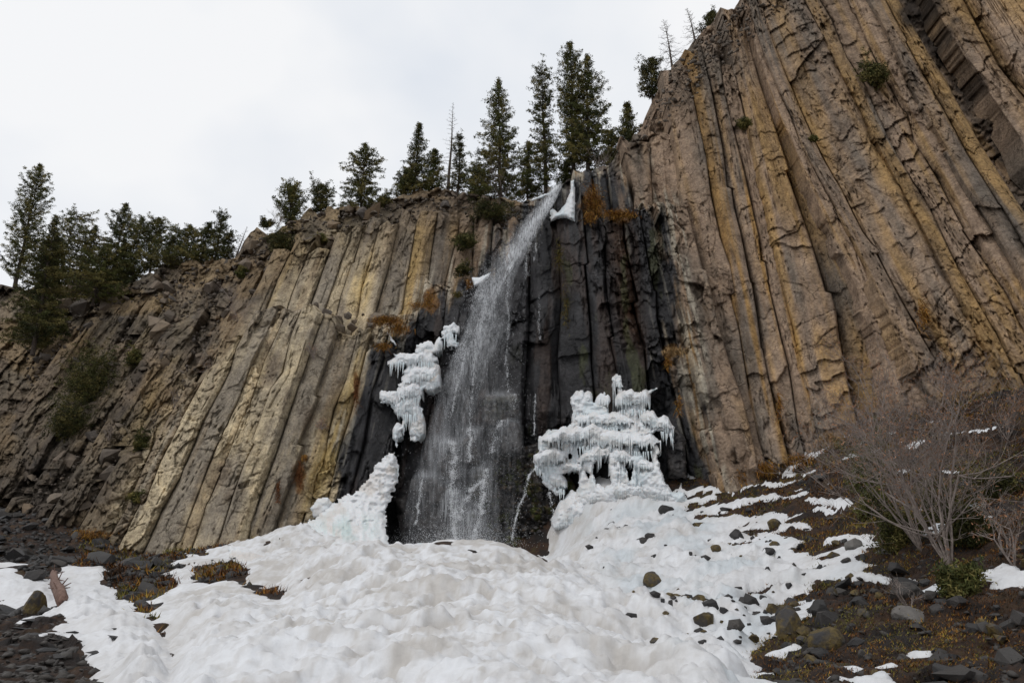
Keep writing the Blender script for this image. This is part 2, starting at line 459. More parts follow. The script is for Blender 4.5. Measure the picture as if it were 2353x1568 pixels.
def column(parent, s0, s1, e0, e1, vt, vb, depth, off, seed, rough=1.0, top_rub=60.0, bot_rub=30.0, band=0.0, tilt=0.0, wmul=1.0, G=fan_x, gap=.30, unit=1300.0):
    """one basalt column between fan lines s0 and s1, with side and top faces"""
    r = random.Random(seed)
    vm = (vt + vb) / 2
    wpx = float(G(s1, vm) - G(s0, vm))
    nu = max(8, int(wpx / STEP)); nv = max(12, int((vb - vt) / STEP))
    u = np.linspace(0, 1, nu)[None, :]; t = np.linspace(0, 1, nv)[:, None]
    v0 = vt + tilt * (u - .5) * wpx + (vn(u * 3.0, u * 0 + seed, 7) - .5) * 18
    v = v0 + t * (vb - v0)
    wa = 9.0 * min(1.0, wpx / 60.0) * wmul * (s1 - s0) / wpx
    sl = s0 + wa * edge_line(e0, v); sr = s1 + wa * edge_line(e1, v)
    s = sl + u * (sr - sl)
    x = G(s, v)
    sm_ = (s0 + s1) / 2
    lean = float(G(sm_, vm + 50) - G(sm_, vm - 50)) / 100
    vj = v + lean * (x - G(sm_, v)) * 0.8       # along-axis coordinate: joints run square to the column
    m = 0.0245                                       # metres per picture unit at this distance
    sp = s * unit
    brk0 = broken(x, v)
    # faceted front: a main face and one or two side faces turned away
    u1, u2 = r.uniform(.05, .45), r.uniform(.55, .95)
    RL, RR = wpx * m * r.choice([.08, .2, .42]) * r.uniform(.7, 1.2), wpx * m * r.choice([.08, .2, .42]) * r.uniform(.7, 1.2)
    k1, k2 = r.uniform(-.12, .12) * wpx * m, r.uniform(-.12, .12) * wpx * m
    um = r.uniform(u1 + .05, u2 - .05) if u2 - u1 > .2 else (u1 + u2) / 2
    km = r.uniform(-.05, .14) * wpx * m
    prof = np.interp(u[0], [0, .03, u1, um, u2, .97, 1], [-RL * 1.2 - gap, -RL, k1, km, k2, -RR, -RR * 1.2 - gap])[None, :] + 0 * v
    groove = .35 + 1.0 * vn(v / 85.0, v * 0 + seed, 77)
    d = np.where(prof < 0, prof * groove, prof) + off
    # cross joints: blocks that step in and out
    js = [vt - 200]
    while js[-1] < vb + 200: js.append(js[-1] + r.choice([r.uniform(20, 60), r.uniform(70, 240), r.uniform(120, 300)]))
    js = np.array(js)
    jl = vj + (fbm(u * 2.5 + seed, v / 70.0, 2, 17) - .5) * 34 + r.uniform(-.5, .5) * (u - .5) * wpx
    seg = np.searchsorted(js, jl)
    n = len(js) + 2
    so = np.array([r.gauss(0, .30) if r.random() < .22 else r.gauss(0, .05) for _ in range(n)]) * rough
    st = np.array([r.gauss(0, .14) for _ in range(n)]) * rough
    d = d + so[seg] + st[seg] * (u - .5) * wpx * m * .45
    jd = np.abs(jl - js[np.clip(seg, 0, len(js) - 1)]); jd = np.minimum(jd, np.abs(jl - js[np.clip(seg - 1, 0, len(js) - 1)]))
    crack = np.array([r.random() for _ in range(n)])[seg]
    d = d - .12 * np.exp(-(jd / 1.9) ** 2) * (crack > .5)
    # chipped planes and relief
    wx = (fbm(sp / 40.0, v / 60.0, 2, 81) - .5) * 1.2; wy = (fbm(sp / 40.0 + 9, v / 60.0, 2, 82) - .5) * 1.2
    f1, r1, b1 = facets(sp / 36.0 + wx, vj / 95.0 + wy, 31)
    f2, r2, b2 = facets(sp / 17.0 + wx, vj / 24.0 + wy, 47)
    f3, r3, b3 = facets(sp / 8.0 + wx, vj / 11.0 + wy, 48)
    bt = sstep(top_rub, 0, v - v0) + sstep(bot_rub, 0, vb - v)
    brk = np.clip(brk0 * rough + bt, 0, 1.3)
    d = d + f1 * (.08 + .30 * brk) * rough + f2 * (.022 + .24 * brk) + f3 * (.010 + .10 * brk)
    d = d - brk * .10 * np.exp(-(b2 / .10) ** 2)
    # fine upright fissures
    fis = np.abs(fbm(sp / 13.0, v / 170.0, 3, 61) - .5)
    d = d - .26 * np.exp(-(fis / .015) ** 2) * sstep(.40, .55, fbm(sp / 60.0, v / 90.0, 2, 62))
    d = d + (fbm(sp / 26.0, v / 60.0, 3, 63) - .5) * .16 + (fbm(sp / 4.5, v / 6.0, 2, 64) - .5) * .03
    if band:                                         # ladder of worn courses
        ph = vj / band + (fbm(u * 1.5 + seed, v / 50.0, 3, seed) - .5) * 1.6
        saw = ph - np.floor(ph)
        d = d + (saw - .5) * .26 * sstep(.48, .66, fbm(v / 90.0, v * 0 + seed, 2, 71)) * (.4 + vn(np.floor(ph), v * 0, seed))
    d = d - .5 * np.clip(bt, 0, 1) ** 2 * r.uniform(.2, 1.0)
    Y = depth(x, v) - d
    P = at(x, v, Y)
    tint = [r.random(), r.random(), r.random(), r.random()]
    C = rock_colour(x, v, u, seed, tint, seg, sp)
    # side faces and top
    L = P[:, :1] + np.array([0, 1.7, 0.0]); Rr = P[:, -1:] + np.array([0, 1.7, 0.0])
    P = np.concatenate([L, P, Rr], 1); C = np.concatenate([C[:, :1], C, C[:, -1:]], 1)
    T = [P[:1] + np.array([0, dy, dz]) for dy, dz in ((2.6, .5), (1.0, .28), (.3, .12))]
    P = np.concatenate(T + [P], 0); C = np.concatenate([C[:1]] * 3 + [C], 0)
    me = mk_mesh('column', P, gridf(P.shape[0], P.shape[1])[:, ::-1], M_ROCK, C)
    return obj('column', me, parent)

def find_top(line, s, G=fan_x):
    """picture height where the fan line s meets a skyline"""
    vs = np.linspace(-170, 1300, 1500)
    xs = G(s, vs)
    ok = vs >= poly_y(line, xs)
    i = np.argmax(ok)
    return float(vs[i]) if ok.any() else None

def band_edges(sa, sb, wmin, wmax, seed):
    r = random.Random(seed); e = [sa]
    while e[-1] < sb: e.append(e[-1] + r.uniform(wmin, wmax) / 1350.0)
    return e

def cliff_root(name, label):
    o = obj(name, None, kind='structure'); o['label'] = label; o.empty_display_size = 0.3
    return o

right_cliff = cliff_root('right_cliff', 'tall tan and ochre basalt column cliff right of the waterfall')
fall_cliff = cliff_root('waterfall_cliff', 'wet black basalt cliff behind and beside the waterfall')
left_cliff = cliff_root('left_cliff', 'lower tan basalt column cliff with broken rim left of the waterfall')

# right wall
edges = [0, .45, 1, 1.6, 2, 2.55, 3, 4, 4.6, 5.15, 6, 7, 7.5, 8.3, 9, 9.5, 10, 10.55, 11, 12]
rr = random.Random(5)
for i in range(len(edges) - 1):
    q = (edges[i] + edges[i + 1]) / 2
    vt = find_top(SKY, q, right_x) + rr.uniform(0, 14) + (rr.uniform(30, 110) if rr.random() < .2 else 0)
    vb = 1190.0 if q < 4 else float(np.interp(q, [4, 6, 8, 12], [1190, 1080, 1010, 960]))
    off = rr.gauss(0.0, .30)
    band = 0
    if i in (6,): band = 52
    if i in (10, 12): band = 40
    if i == 7: off = -1.25
    if i == 4: off = -.5
    if edges[i] == 10: off = -3.0
    column(right_cliff, edges[i], edges[i + 1], 500 + i, 501 + i, vt, vb, D_RIGHT, off, 1000 + i, .8, 90, 70, band, rr.uniform(-.2, .2), 1.1, right_x, .34, 95.0)

# black wall and the lower left columns share one line of columns
LOWTOP = [(-100, 1140), (150, 1110), (250, 1060), (330, 1010), (400, 900), (460, 840), (520, 775), (600, 715), (660, 690), (720, 700), (800, 740), (870, 748), (930, 722), (985, 655), (1040, 642), (1095, 640), (1130, 600), (1180, 545),
          (1230, 492), (1262, 470), (1335, 470), (1350, 490), (1430, 490), (1470, 468), (1520, 458), (1575, 480), (1600, 520), (1625, 700), (1640, 1000), (1700, 1200)]
e = band_edges(-.70, -.26, 24, 54, 9)
e = e[:-1] + band_edges(e[-1], .268, 34, 78, 10)
rr = random.Random(6)
for i in range(len(e) - 1):
    sc_ = (e[i] + e[i + 1]) / 2
    vt = find_top(LOWTOP, sc_)
    if vt is None or vt > 1150: continue
    xm = fan_x(sc_, 1000)
    vt += rr.uniform(-6, 26)
    vb = 1300.0 if xm > 500 else 1290.0
    par = fall_cliff if xm > 790 else left_cliff
    off = rr.gauss(0, .28 if xm < 760 else .42) + (.25 if rr.random() < .3 else 0)
    if 880 < xm < 1180: off = off * .6 - .35
    if xm < 480: off -= (480 - xm) / 260.0; vt += rr.uniform(0, 70)
    column(par, e[i], e[i + 1], i, i + 1, vt, vb, D_LOW, off, 2000 + i, (1.0 if xm < 760 else 1.75) + max(0, 480 - xm) / 300, 70 if xm > 500 else 150, 45, 26 if rr.random() < .12 and xm < 700 else 0, rr.uniform(-.5, .5))

# back tier above the ledge right of the lip
e = [.020, .062, .098, .128, .165]
for i in range(len(e) - 1):
    sc_ = (e[i] + e[i + 1]) / 2
    column(fall_cliff, e[i], e[i + 1], 800 + i, 801 + i, [432, 398, 396, 402][i], 560, D_TIER, [.9, .2, -.2, .3][i], 2500 + i, 1.0, 12, 10, 0, [.5, .25, -.2, 0][i])

# upper left columns, set back
UPTOP = [(430, 700), (520, 650), (600, 610), (680, 560), (760, 545), (850, 520), (950, 500), (1050, 500), (1150, 500), (1350, 480)]
e = band_edges(-.47, .045, 28, 58, 12)
rr = random.Random(8)
for i in range(len(e) - 1):
    sc_ = (e[i] + e[i + 1]) / 2
    vt = find_top(UPTOP, sc_)
    if vt is None or vt > 745: continue
    vt += rr.uniform(-16, 24)
    column(left_cliff, e[i], e[i + 1], 300 + i, 301 + i, vt, 830, D_UP, rr.gauss(0, .35), 3000 + i, 1.15, 90, 60, 0, rr.uniform(-.6, .6))

# short leaning slabs on the broken far left slope
rr = random.Random(31)
for i in range(64):
    sx = rr.uniform(-.72, -.42); w = rr.uniform(.016, .036)
    vc = rr.uniform(720, 1140); L = rr.uniform(90, 270)
    xm = fan_x(sx, vc)
    if vc - L * .5 < float(poly_y(SKY, xm)) + 25 or xm < -120: continue
    if vc > 1000 - (xm - 100) * .2 and xm > 330: continue
    column(left_cliff, sx, sx + w, 900 + 2 * i, 901 + 2 * i, vc - L / 2, min(1240, vc + L / 2), D_BACK, rr.uniform(.7, 1.7), 5000 + i, 1.3, 30, 40, 0, rr.uniform(-.8, .8), 1.4)

# broken rock behind and between the columns, carried back over the rim
def backing(parent, x0, x1, seed):
    xs = np.arange(x0, x1 + .1, 2.6)
    nt = 330
    t = np.linspace(0, 1, nt)[:, None]
    base = np.interp(xs, [-300, 50, 300, 600, 1250, 1650, 1900, 2150, 2400, 3000], [1330, 1300, 1310, 1300, 1310, 1200, 1120, 1040, 990, 950])[None]
    jag = (vn(xs / 21.0, xs * 0, 401) - .5) * 16 + (vn(xs / 8.0, xs * 0, 402) - .5) * 9
    top = (poly_y(SKY, xs) + jag)[None]
    v = top + t * (base - top); x = xs[None] + 0 * v
    f1, r1, b1 = facets(x / 46.0, v / 40.0, 301)
    f2, r2, b2 = facets(x / 19.0, v / 17.0, 302)
    f3, r3, b3 = facets((x + v * .5) / 9.0, v / 9.0, 303)
    amp = np.where(x < 1330, 1.0, .55)
    d = (f1 * .75 + f2 * .38 + f3 * .16) * amp + (fbm(x / 120., v / 120., 3, 304) - .5) * 2.0 * amp
    d = d - .10 * np.exp(-(b2 / .07) ** 2)
    # slabs leaning on the far left slope
    lw = sstep(700, 450, x)
    sl = fan_s(x, v) * 1300
    g1, q1, c1 = facets(sl / 36.0, v / 130.0, 305)
    d = d + lw * (g1 * .9 - .25 * np.exp(-(c1 / .06) ** 2))
    Y = D_BACK(x, v) - d
    P = at(x, v, Y)
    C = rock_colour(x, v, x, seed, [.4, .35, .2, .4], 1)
    T = [P[:1] + np.array([0, dy, dz]) for dy, dz in ((40, 4), (12, 2.2), (4, .9), (1.2, .25))]
    P = np.concatenate(T + [P], 0); C = np.concatenate([C[:1]] * 4 + [C], 0)
    return obj('rock_face', mk_mesh('rock_face', P, gridf(P.shape[0], P.shape[1])[:, ::-1], M_ROCK, C), parent)
backing(left_cliff, -260, 1150, 1)
backing(fall_cliff, 1150, 1440, 2)
backing(right_cliff, 1440, 2640, 3)

# ------------------------------------------------------------------ terrain
GP = [(700, 1568, 9), (1000, 1568, 8.5), (1300, 1568, 9), (1500, 1568, 9.5), (1050, 1247, 30), (930, 1268, 30), (1180, 1258, 29), (1260, 1288, 27), (1350, 1345, 22), (1430, 1410, 17.5), (1520, 1500, 12.5), (1455, 1440, 22), (1360, 1375, 26), (1275, 1315, 32), (1545, 1520, 16),
      (1050, 1400, 17), (1050, 1320, 22), (800, 1400, 17.5), (1200, 1450, 13.5), (800, 1320, 23), (620, 1370, 22), (600, 1460, 14.5), (430, 1500, 13), (460, 1420, 18), (400, 1350, 27), (540, 1310, 29),
      (560, 1262, 37), (720, 1215, 40), (850, 1262, 40), (1000, 1300, 44), (1150, 1300, 44), (1270, 1290, 41),
      (340, 1392, 27), (250, 1300, 42), (60, 1292, 34), (150, 1400, 22), (60, 1450, 15), (220, 1520, 12.5), (330, 1480, 16), (400, 1470, 17.5), (60, 1560, 10),
      (50, 1180, 54), (200, 1240, 50), (-200, 1200, 54), (-200, 1500, 14), (400, 1290, 47), (550, 1270, 45),
      (1290, 1250, 43), (1330, 1150, 43.5), (1450, 1145, 41.5), (1560, 1150, 39.5), (1640, 1150, 38.5), (1350, 1260, 36), (1500, 1220, 35), (1650, 1230, 33.5), (1780, 1110, 37.5), (1920, 1050, 34.5), (2150, 968, 31), (2360, 940, 28.6), (2700, 910, 25),
      (1800, 1230, 29), (1950, 1200, 27), (1400, 1330, 29), (1500, 1400, 22.5), (1600, 1330, 26.5), (1750, 1350, 22.5), (1900, 1320, 21.5), (2100, 1200, 22.5), (2200, 1110, 25), (2350, 1090, 22.5),
      (2100, 1330, 18), (2300, 1250, 17.5), (1650, 1450, 17.5), (1800, 1450, 15.5), (2000, 1420, 15), (2200, 1430, 13.5), (2350, 1400, 12.8), (1650, 1545, 12), (1850, 1545, 11.5), (2100, 1545, 10.5), (2350, 1545, 9.8), (2700, 1400, 10.5), (2700, 1100, 17)]
gp = np.array(GP, float)
gw = at(gp[:, 0], gp[:, 1], gp[:, 2])
extra = np.array([(0, 0, 0.0), (-6, 0, 0), (6, 0, .4), (0, 5, .35), (-8, 5, .2), (8, 5, .7), (-14, -6, 0), (14, -6, 1.0), (0, -12, -.8)], float)
TER = TPS([tuple(p) for p in np.concatenate([gw, extra])], smooth=1e-4)

SNOW_C = [(395, 1300), (470, 1290), (525, 1248), (640, 1205), (760, 1150), (900, 1180), (960, 1245), (1150, 1240), (1255, 1282), (1262, 1230), (1285, 1130), (1420, 1100), (1560, 1125), (1640, 1165), (1700, 1215), (1760, 1250), (1840, 1275), (1850, 1320),
          (1800, 1370), (1800, 1420), (1740, 1480), (1740, 1560), (1700, 1800), (300, 1800), (400, 1500), (345, 1395), (400, 1350)]
SNOW_HOLE = [(540, 1285), (585, 1330), (660, 1340), (640, 1372), (560, 1352), (430, 1345), (440, 1300)]
SNOW_L = [(30, 1300), (120, 1325), (150, 1290), (235, 1292), (260, 1345), (345, 1392), (400, 1478), (420, 1800), (200, 1800), (240, 1560), (170, 1480), (90, 1440), (40, 1400), (-300, 1380), (-300, 1290)]

def terrain_noise(X, Y):
    return (fbm(X / 2.3, Y / 2.3, 4, 501) - .5) * .5

def snow_depth(X, Y, Z):
    x, v = project(np.stack([X, Y, Z], -1))
    wob = (fbm(X / 1.3, Y / 1.3, 4, 511) - .5)
    wr_ = sstep(1500, 1750, x)
    dc = sdist(SNOW_C, x, v) + wob * (90 + 60 * wr_)
    dc = dc - wr_ * 130 * sstep(.55, .68, fbm((Y * .8 - X * .6) / 1.7, (Z + .5 * fbm(X / 1.6, Y / 1.6, 3, 518)) / .38, 3, 519))
    dc = np.minimum(dc, -(sdist(SNOW_HOLE, x, v) + wob * 40))
    dl = sdist(SNOW_L, x, v) + wob * 70 - 110 * sstep(.50, .64, fbm(X / .9, Y / 2.2, 3, 514)) * sstep(210, 90, x) * sstep(1330, 1430, v) - 8
    d = np.maximum(dc, dl) / 100.0
    # streaks lying along the slope on the right, thinning out to the right
    q = X * .35 + Z * 2.6
    st = fbm((Y * .8 - X * .6) / 2.4, (Z + .55 * fbm(X / 2.0, Y / 2.0, 3, 517)) / .30, 3, 515)
    cov = np.interp(x, [1500, 1650, 1800, 1950, 2100, 2353, 2600], [.56, .48, .42, .34, .22, .24, .20]) + .05 * sstep(1130, 1200, v)
    ds = (cov - st) * 5.0 - .12
    ds = np.where((v > 900) & (x > 1560) & (v < 1330), ds, -1)
    ds2 = (fbm(X / 1.6, Y / 1.6, 4, 516) - np.interp(x, [1700, 1850, 2000, 2400], [.54, .66, .74, .69])) * 4.0
    ds2 = np.where((x > 1650) & (v >= 1300), ds2, -1)
    d = np.maximum(d, np.minimum(np.maximum(ds, ds2), .14))
    return d, x, v

na, ny = 620, 470
aa = np.linspace(-.98, .98, na)[None, :]
yy = (2.5 * (64 / 2.5) ** np.linspace(0, 1, ny))[:, None]
TX = aa * yy; TY = yy + 0 * TX
T0 = TER(TX, TY)
TZ = T0 + terrain_noise(TX, TY) * np.clip(TY / 12, .3, 1)
fr, frr, frb = facets(TX / .55, TY / .55, 521)
SD, SX, SV = snow_depth(TX, TY, T0)
rocky = sstep(.2, -.4, SD)
GZ = TZ + rocky * (fr * .10 + (fbm(TX / .35, TY / .35, 3, 522) - .5) * .22) - .05
gme = mk_mesh('ground', np.stack([TX, TY, GZ], -1), gridf(ny, na), M_GROUND)
ground = obj('ground', gme, kind='structure')
ground['label'] = 'dark mossy earth and scree under the cliffs'
# wide sheet beyond, in one piece with the horizon
far = np.array([(-400, -200, -6), (400, -200, -6), (400, 500, -6), (-400, 500, -6)], float)
fme = mk_mesh('terrain', far, np.array([[0, 1, 2, 3]]), M_GROUND)
obj('terrain', fme, kind='structure')

def snow_sheet():
    lum = fbm(TX / .9, TY / .9, 4, 531); lum2 = 1 - np.abs(fbm(TX / .75, TY / .75, 3, 532) * 2 - 1)
    icy = sstep(1330, 1420, SX - (SV - 1300) * .62) * sstep(1100, 1200, SV)
    icy = icy * sstep(-.1, .4, SD)
    dep = np.where(SD > 0, np.clip(SD, 0, 1.0) * .26, np.clip(SD, -.5, 0) * .55) - .02
    th = dep + (lum - .5) * (.34 + .2 * icy) * sstep(-.05, .7, SD) + icy * (lum2 - .6) * .36 * sstep(.0, .8, SD)
    pit, _, pb = facets(TX / 1.2, TY / 1.2, 533)
    th = th + (fbm(TX / .30, TY / .30, 3, 534) - .5) * .20 * sstep(-.05, .4, SD) - .18 * sstep(.56, .76, fbm(TX / .55, TY / .65, 3, 535)) * sstep(.0, .5, SD)
    gr_ = np.clip(TY / 16, .6, 1.8)
    th = th + ((fbm(TX / .11 / gr_, TY / .13 / gr_, 2, 536) - .5) * .075 * gr_ + (.5 - np.abs(fbm(TX / .45, TY / .36, 4, 537) - .5) * 2) * .19 + (fbm(TX / 2.6, TY / 2.6, 3, 538) - .5) * .3) * sstep(-.1, .6, SD)
    Z = TZ + th
    dirt = sstep(.42, .70, fbm(TX / 1.3, TY / 2.0, 5, 541)) * .48 + sstep(.46, .66, fbm(TX / .22, TY / .34, 4, 542)) * .34 + sstep(.56, .74, fbm(TX / .55, TY / .65, 3, 535)) * .5 + sstep(.60, .70, fbm(TX / .09, TY / .12, 2, 544)) * .3
    cen = np.exp(-((SX - 950) / 520) ** 2)
    base = np.array([.655, .665, .685]); brn = np.array([.43, .405, .375]); grn = np.array([.52, .565, .595])
    c = mixc(base + 0 * TX[..., None], brn, np.clip(dirt * (.32 + 1.0 * cen), 0, .85))
    c = mixc(c, grn, icy * sstep(.42, .66, fbm(TX / 1.4, TY / 1.9, 4, 543)) * .8)
    C = np.concatenate([c, (icy * .55)[..., None]], -1)
    F = gridf(ny, na)
    keep = (th > -.16).ravel()
    F = F[keep[F].any(1)]
    us, inv = np.unique(F, return_inverse=True)
    global SURF
    SURF = np.where(th > -.1, np.maximum(Z, GZ), GZ)
    V = np.stack([TX, TY, Z], -1).reshape(-1, 3)[us]
    me = mk_mesh('snow', V, inv.reshape(F.shape), M_SNOW, C.reshape(-1, 4)[us], smooth=True)
    o = obj('snow', me, kind='structure')
    o['label'] = 'dirty snow mound and icy snow slope below the fall'
    return o
snow_ob = snow_sheet()

# ------------------------------------------------------------------ placing things on the ground
def ground_z(X, Y):
    X = np.asarray(X, float); Y = np.asarray(Y, float)
    return TER(X, Y) + terrain_noise(X, Y) * np.clip(Y / 12, .3, 1)

def surf_z(X, Y):
    fj = np.clip((X / Y + .98) / 1.96 * (na - 1), 0, na - 1.001); fi = np.clip(np.log(Y / 2.5) / math.log(64 / 2.5) * (ny - 1), 0, ny - 1.001)
    i, j = fi.astype(int), fj.astype(int); a, b = fi - i, fj - j
    return (SURF[i, j] * (1 - a) + SURF[i + 1, j] * a) * (1 - b) + (SURF[i, j + 1] * (1 - a) + SURF[i + 1, j + 1] * a) * b

def on_ground(x, v, ymin=6.0, ymax=60.0):
    """world point where the sight line through (x, v) meets the ground"""
    Y = np.linspace(ymin, ymax, 240)
    P = at(np.full(240, float(x)), np.full(240, float(v)), Y)
    gz = surf_z(P[:, 0], P[:, 1])
    below = P[:, 2] <= gz
    i = int(np.argmax(below)) if below.any() else int(np.argmin(P[:, 2] - gz))
    return P[i]

def rock_mesh(name, seed, mat, detail=14, flat=0.75):
    r = random.Random(seed)
    bm = bmesh.new()
    for _ in range(detail):
        p = [r.gauss(0, 1) for _ in range(3)]
        k = max(abs(q) for q in p)
        e = math.sqrt(sum(q * q for q in p))
        p = [q / k * .45 + q / e * .55 for q in p]
        bm.verts.new((p[0] * .5, p[1] * .5, p[2] * .5 * flat))
    res = bmesh.ops.convex_hull(bm, input=bm.verts)
    bmesh.ops.delete(bm, geom=[g for g in res['geom_interior'] + res['geom_unused'] if isinstance(g, bmesh.types.BMVert)], context='VERTS')
    me = bpy.data.meshes.new(name); bm.to_mesh(me); bm.free()
    me.materials.append(mat)
    return me

def boulder_mesh(name, seed, mat, flat=.8, sub=3, ang=.5):
    """weathered boulder: hull planes cut from a ball, with worn relief"""
    r = random.Random(seed); rs = np.random.RandomState(seed)
    bm = bmesh.new(); bmesh.ops.create_icosphere(bm, subdivisions=4, radius=1.0)
    V = np.array([v.co[:] for v in bm.verts])
    N = rs.normal(size=(15, 3)); N /= np.linalg.norm(N, axis=1)[:, None]
    dd = rs.uniform(.62, .95, 15)
    k = np.full(len(V), 1.0)
    for nrm, q in zip(N, dd):
        c = V @ nrm
        k = np.where(c > .05, np.minimum(k, q / np.maximum(c, .05)), k)
    V = V * k[:, None]
    V = V * (1 + .10 * (fbm(V[:, 0] * 2 + seed, V[:, 1] * 2 + V[:, 2] * 2.3, 4, seed) - .5) + .05 * (fbm(V[:, 0] * 7 + seed, V[:, 2] * 7 + V[:, 1] * 5, 3, seed + 3) - .5))[:, None]
    V[:, 2] *= flat
    for v, p in zip(bm.verts, V * .55): v.co = p
    me = bpy.data.meshes.new(name); bm.to_mesh(me); bm.free()
    me.materials.append(mat)
    return me

def place(o, p, sx, sy, sz, rot):
    o.location = tuple(float(q) for q in p); o.scale = (sx, sy, sz); o.rotation_euler = rot

# ------------------------------------------------------------------ loose blocks on the left cliff
TALUS = [rock_mesh('talus_block', 40 + i, M_TALUS, 11 + i % 4, .7) for i in range(14)]
TAL_POLY = [[(60, 700), (140, 660), (300, 660), (400, 620), (540, 600), (600, 545), (700, 495), (850, 475), (960, 445), (1050, 445), (1190, 470), (1180, 520), (950, 520), (800, 560), (640, 640), (520, 780), (400, 900), (330, 1040), (200, 1180), (60, 1180)],
            [(560, 760), (700, 690), (870, 730), (880, 790), (700, 760), (600, 800)]]
def bbox(poly):
    p = np.array(poly); return p.min(0), p.max(0)
def sample_poly(rs, poly, n):
    lo, hi = bbox(poly); out = []
    while len(out) < n:
        q = rs.uniform(lo, hi, (n * 2, 2)); q = q[sdist(poly, q[:, 0], q[:, 1]) > 0]
        out += list(q)
    return np.array(out[:n])
rs = np.random.RandomState(3)
pts = np.concatenate([sample_poly(rs, TAL_POLY[0], 235), sample_poly(rs, TAL_POLY[1], 45)])
yy_ = D_BACK(pts[:, 0], pts[:, 1])
for i, (q, Yb) in enumerate(zip(pts, yy_)):
    Yb = Yb - rs.uniform(.3, .9)
    if i >= 235: Yb = float(D_UP(q[0], q[1])) - rs.uniform(.9, 1.6)
    p = at(q[0], q[1], Yb)
    w = rs.uniform(9, 26) if rs.rand() < .78 else rs.uniform(26, 62)
    w *= Yb / FPX
    o = obj('rock', TALUS[i % 14], left_cliff)
    place(o, p, w, w * rs.uniform(.7, 1.3), w * rs.uniform(.6, 1.2), tuple(rs.uniform(-.9, .9, 3) + np.array([0, 0, rs.uniform(0, 6)])))
# the smaller rubble between them
def rubble(name, parent, polys, n, smin, smax, depth, mat, seed, lift=(.2, .9), flat=.7, ycol=None):
    rs = np.random.RandomState(seed)
    tmpl = [rock_mesh('t', seed * 10 + i, mat, 9, flat) for i in range(8)]
    data = []
    for me in tmpl:
        v = np.array([q.co[:] for q in me.vertices]); f = np.array([list(q.vertices) for q in me.polygons]); data.append((v, f))
        bpy.data.meshes.remove(me)
    T = Tri()
    for poly, k in zip(polys, n):
        P = sample_poly(rs, poly, k)
        Yd = depth(P[:, 0], P[:, 1])
        for q, Yb in zip(P, Yd):
            Yb -= rs.uniform(*lift)
            v, f = data[rs.randint(8)]
            a, b, c = rs.uniform(0, 6.28, 3)
            ca, sa, cb, sb = math.cos(a), math.sin(a), math.cos(b * .2), math.sin(b * .2)
            R = np.array([[ca, -sa, 0], [sa, ca, 0], [0, 0, 1]]) @ np.array([[1, 0, 0], [0, cb, -sb], [0, sb, cb]])
            w = rs.uniform(smin, smax) * Yb / FPX
            T.add((v * w * rs.uniform(.6, 1.4, 3)) @ R.T + at(q[0], q[1], Yb), f)
    return obj(name, T.mesh(name, mat), parent, kind='stuff')
rubble('rubble', left_cliff, TAL_POLY, [1500, 160], 5, 13, D_BACK, M_TALUS, 71)
rubble('rubble', right_cliff, [[(1440, 345), (1495, 255), (1545, 155), (1650, 55), (1760, -40), (1800, 20), (1650, 160), (1560, 260)]], [260], 5, 15, D_RIGHT, M_TALUS, 72, (.0, .7))
rubble('rubble', fall_cliff, [[(1140, 1050), (1200, 1020), (1260, 1060), (1300, 1150), (1310, 1270), (1250, 1285), (1130, 1270), (1120, 1150)]], [520], 6, 16, D_LOW, M_DARKSTONE, 73, (1.0, 1.6))

# ------------------------------------------------------------------ ice
def zpts(pl, ox, oy, sc):
    return [((ox + a / sc) * .8131, (oy + b / sc) * .8131) for a, b in pl]

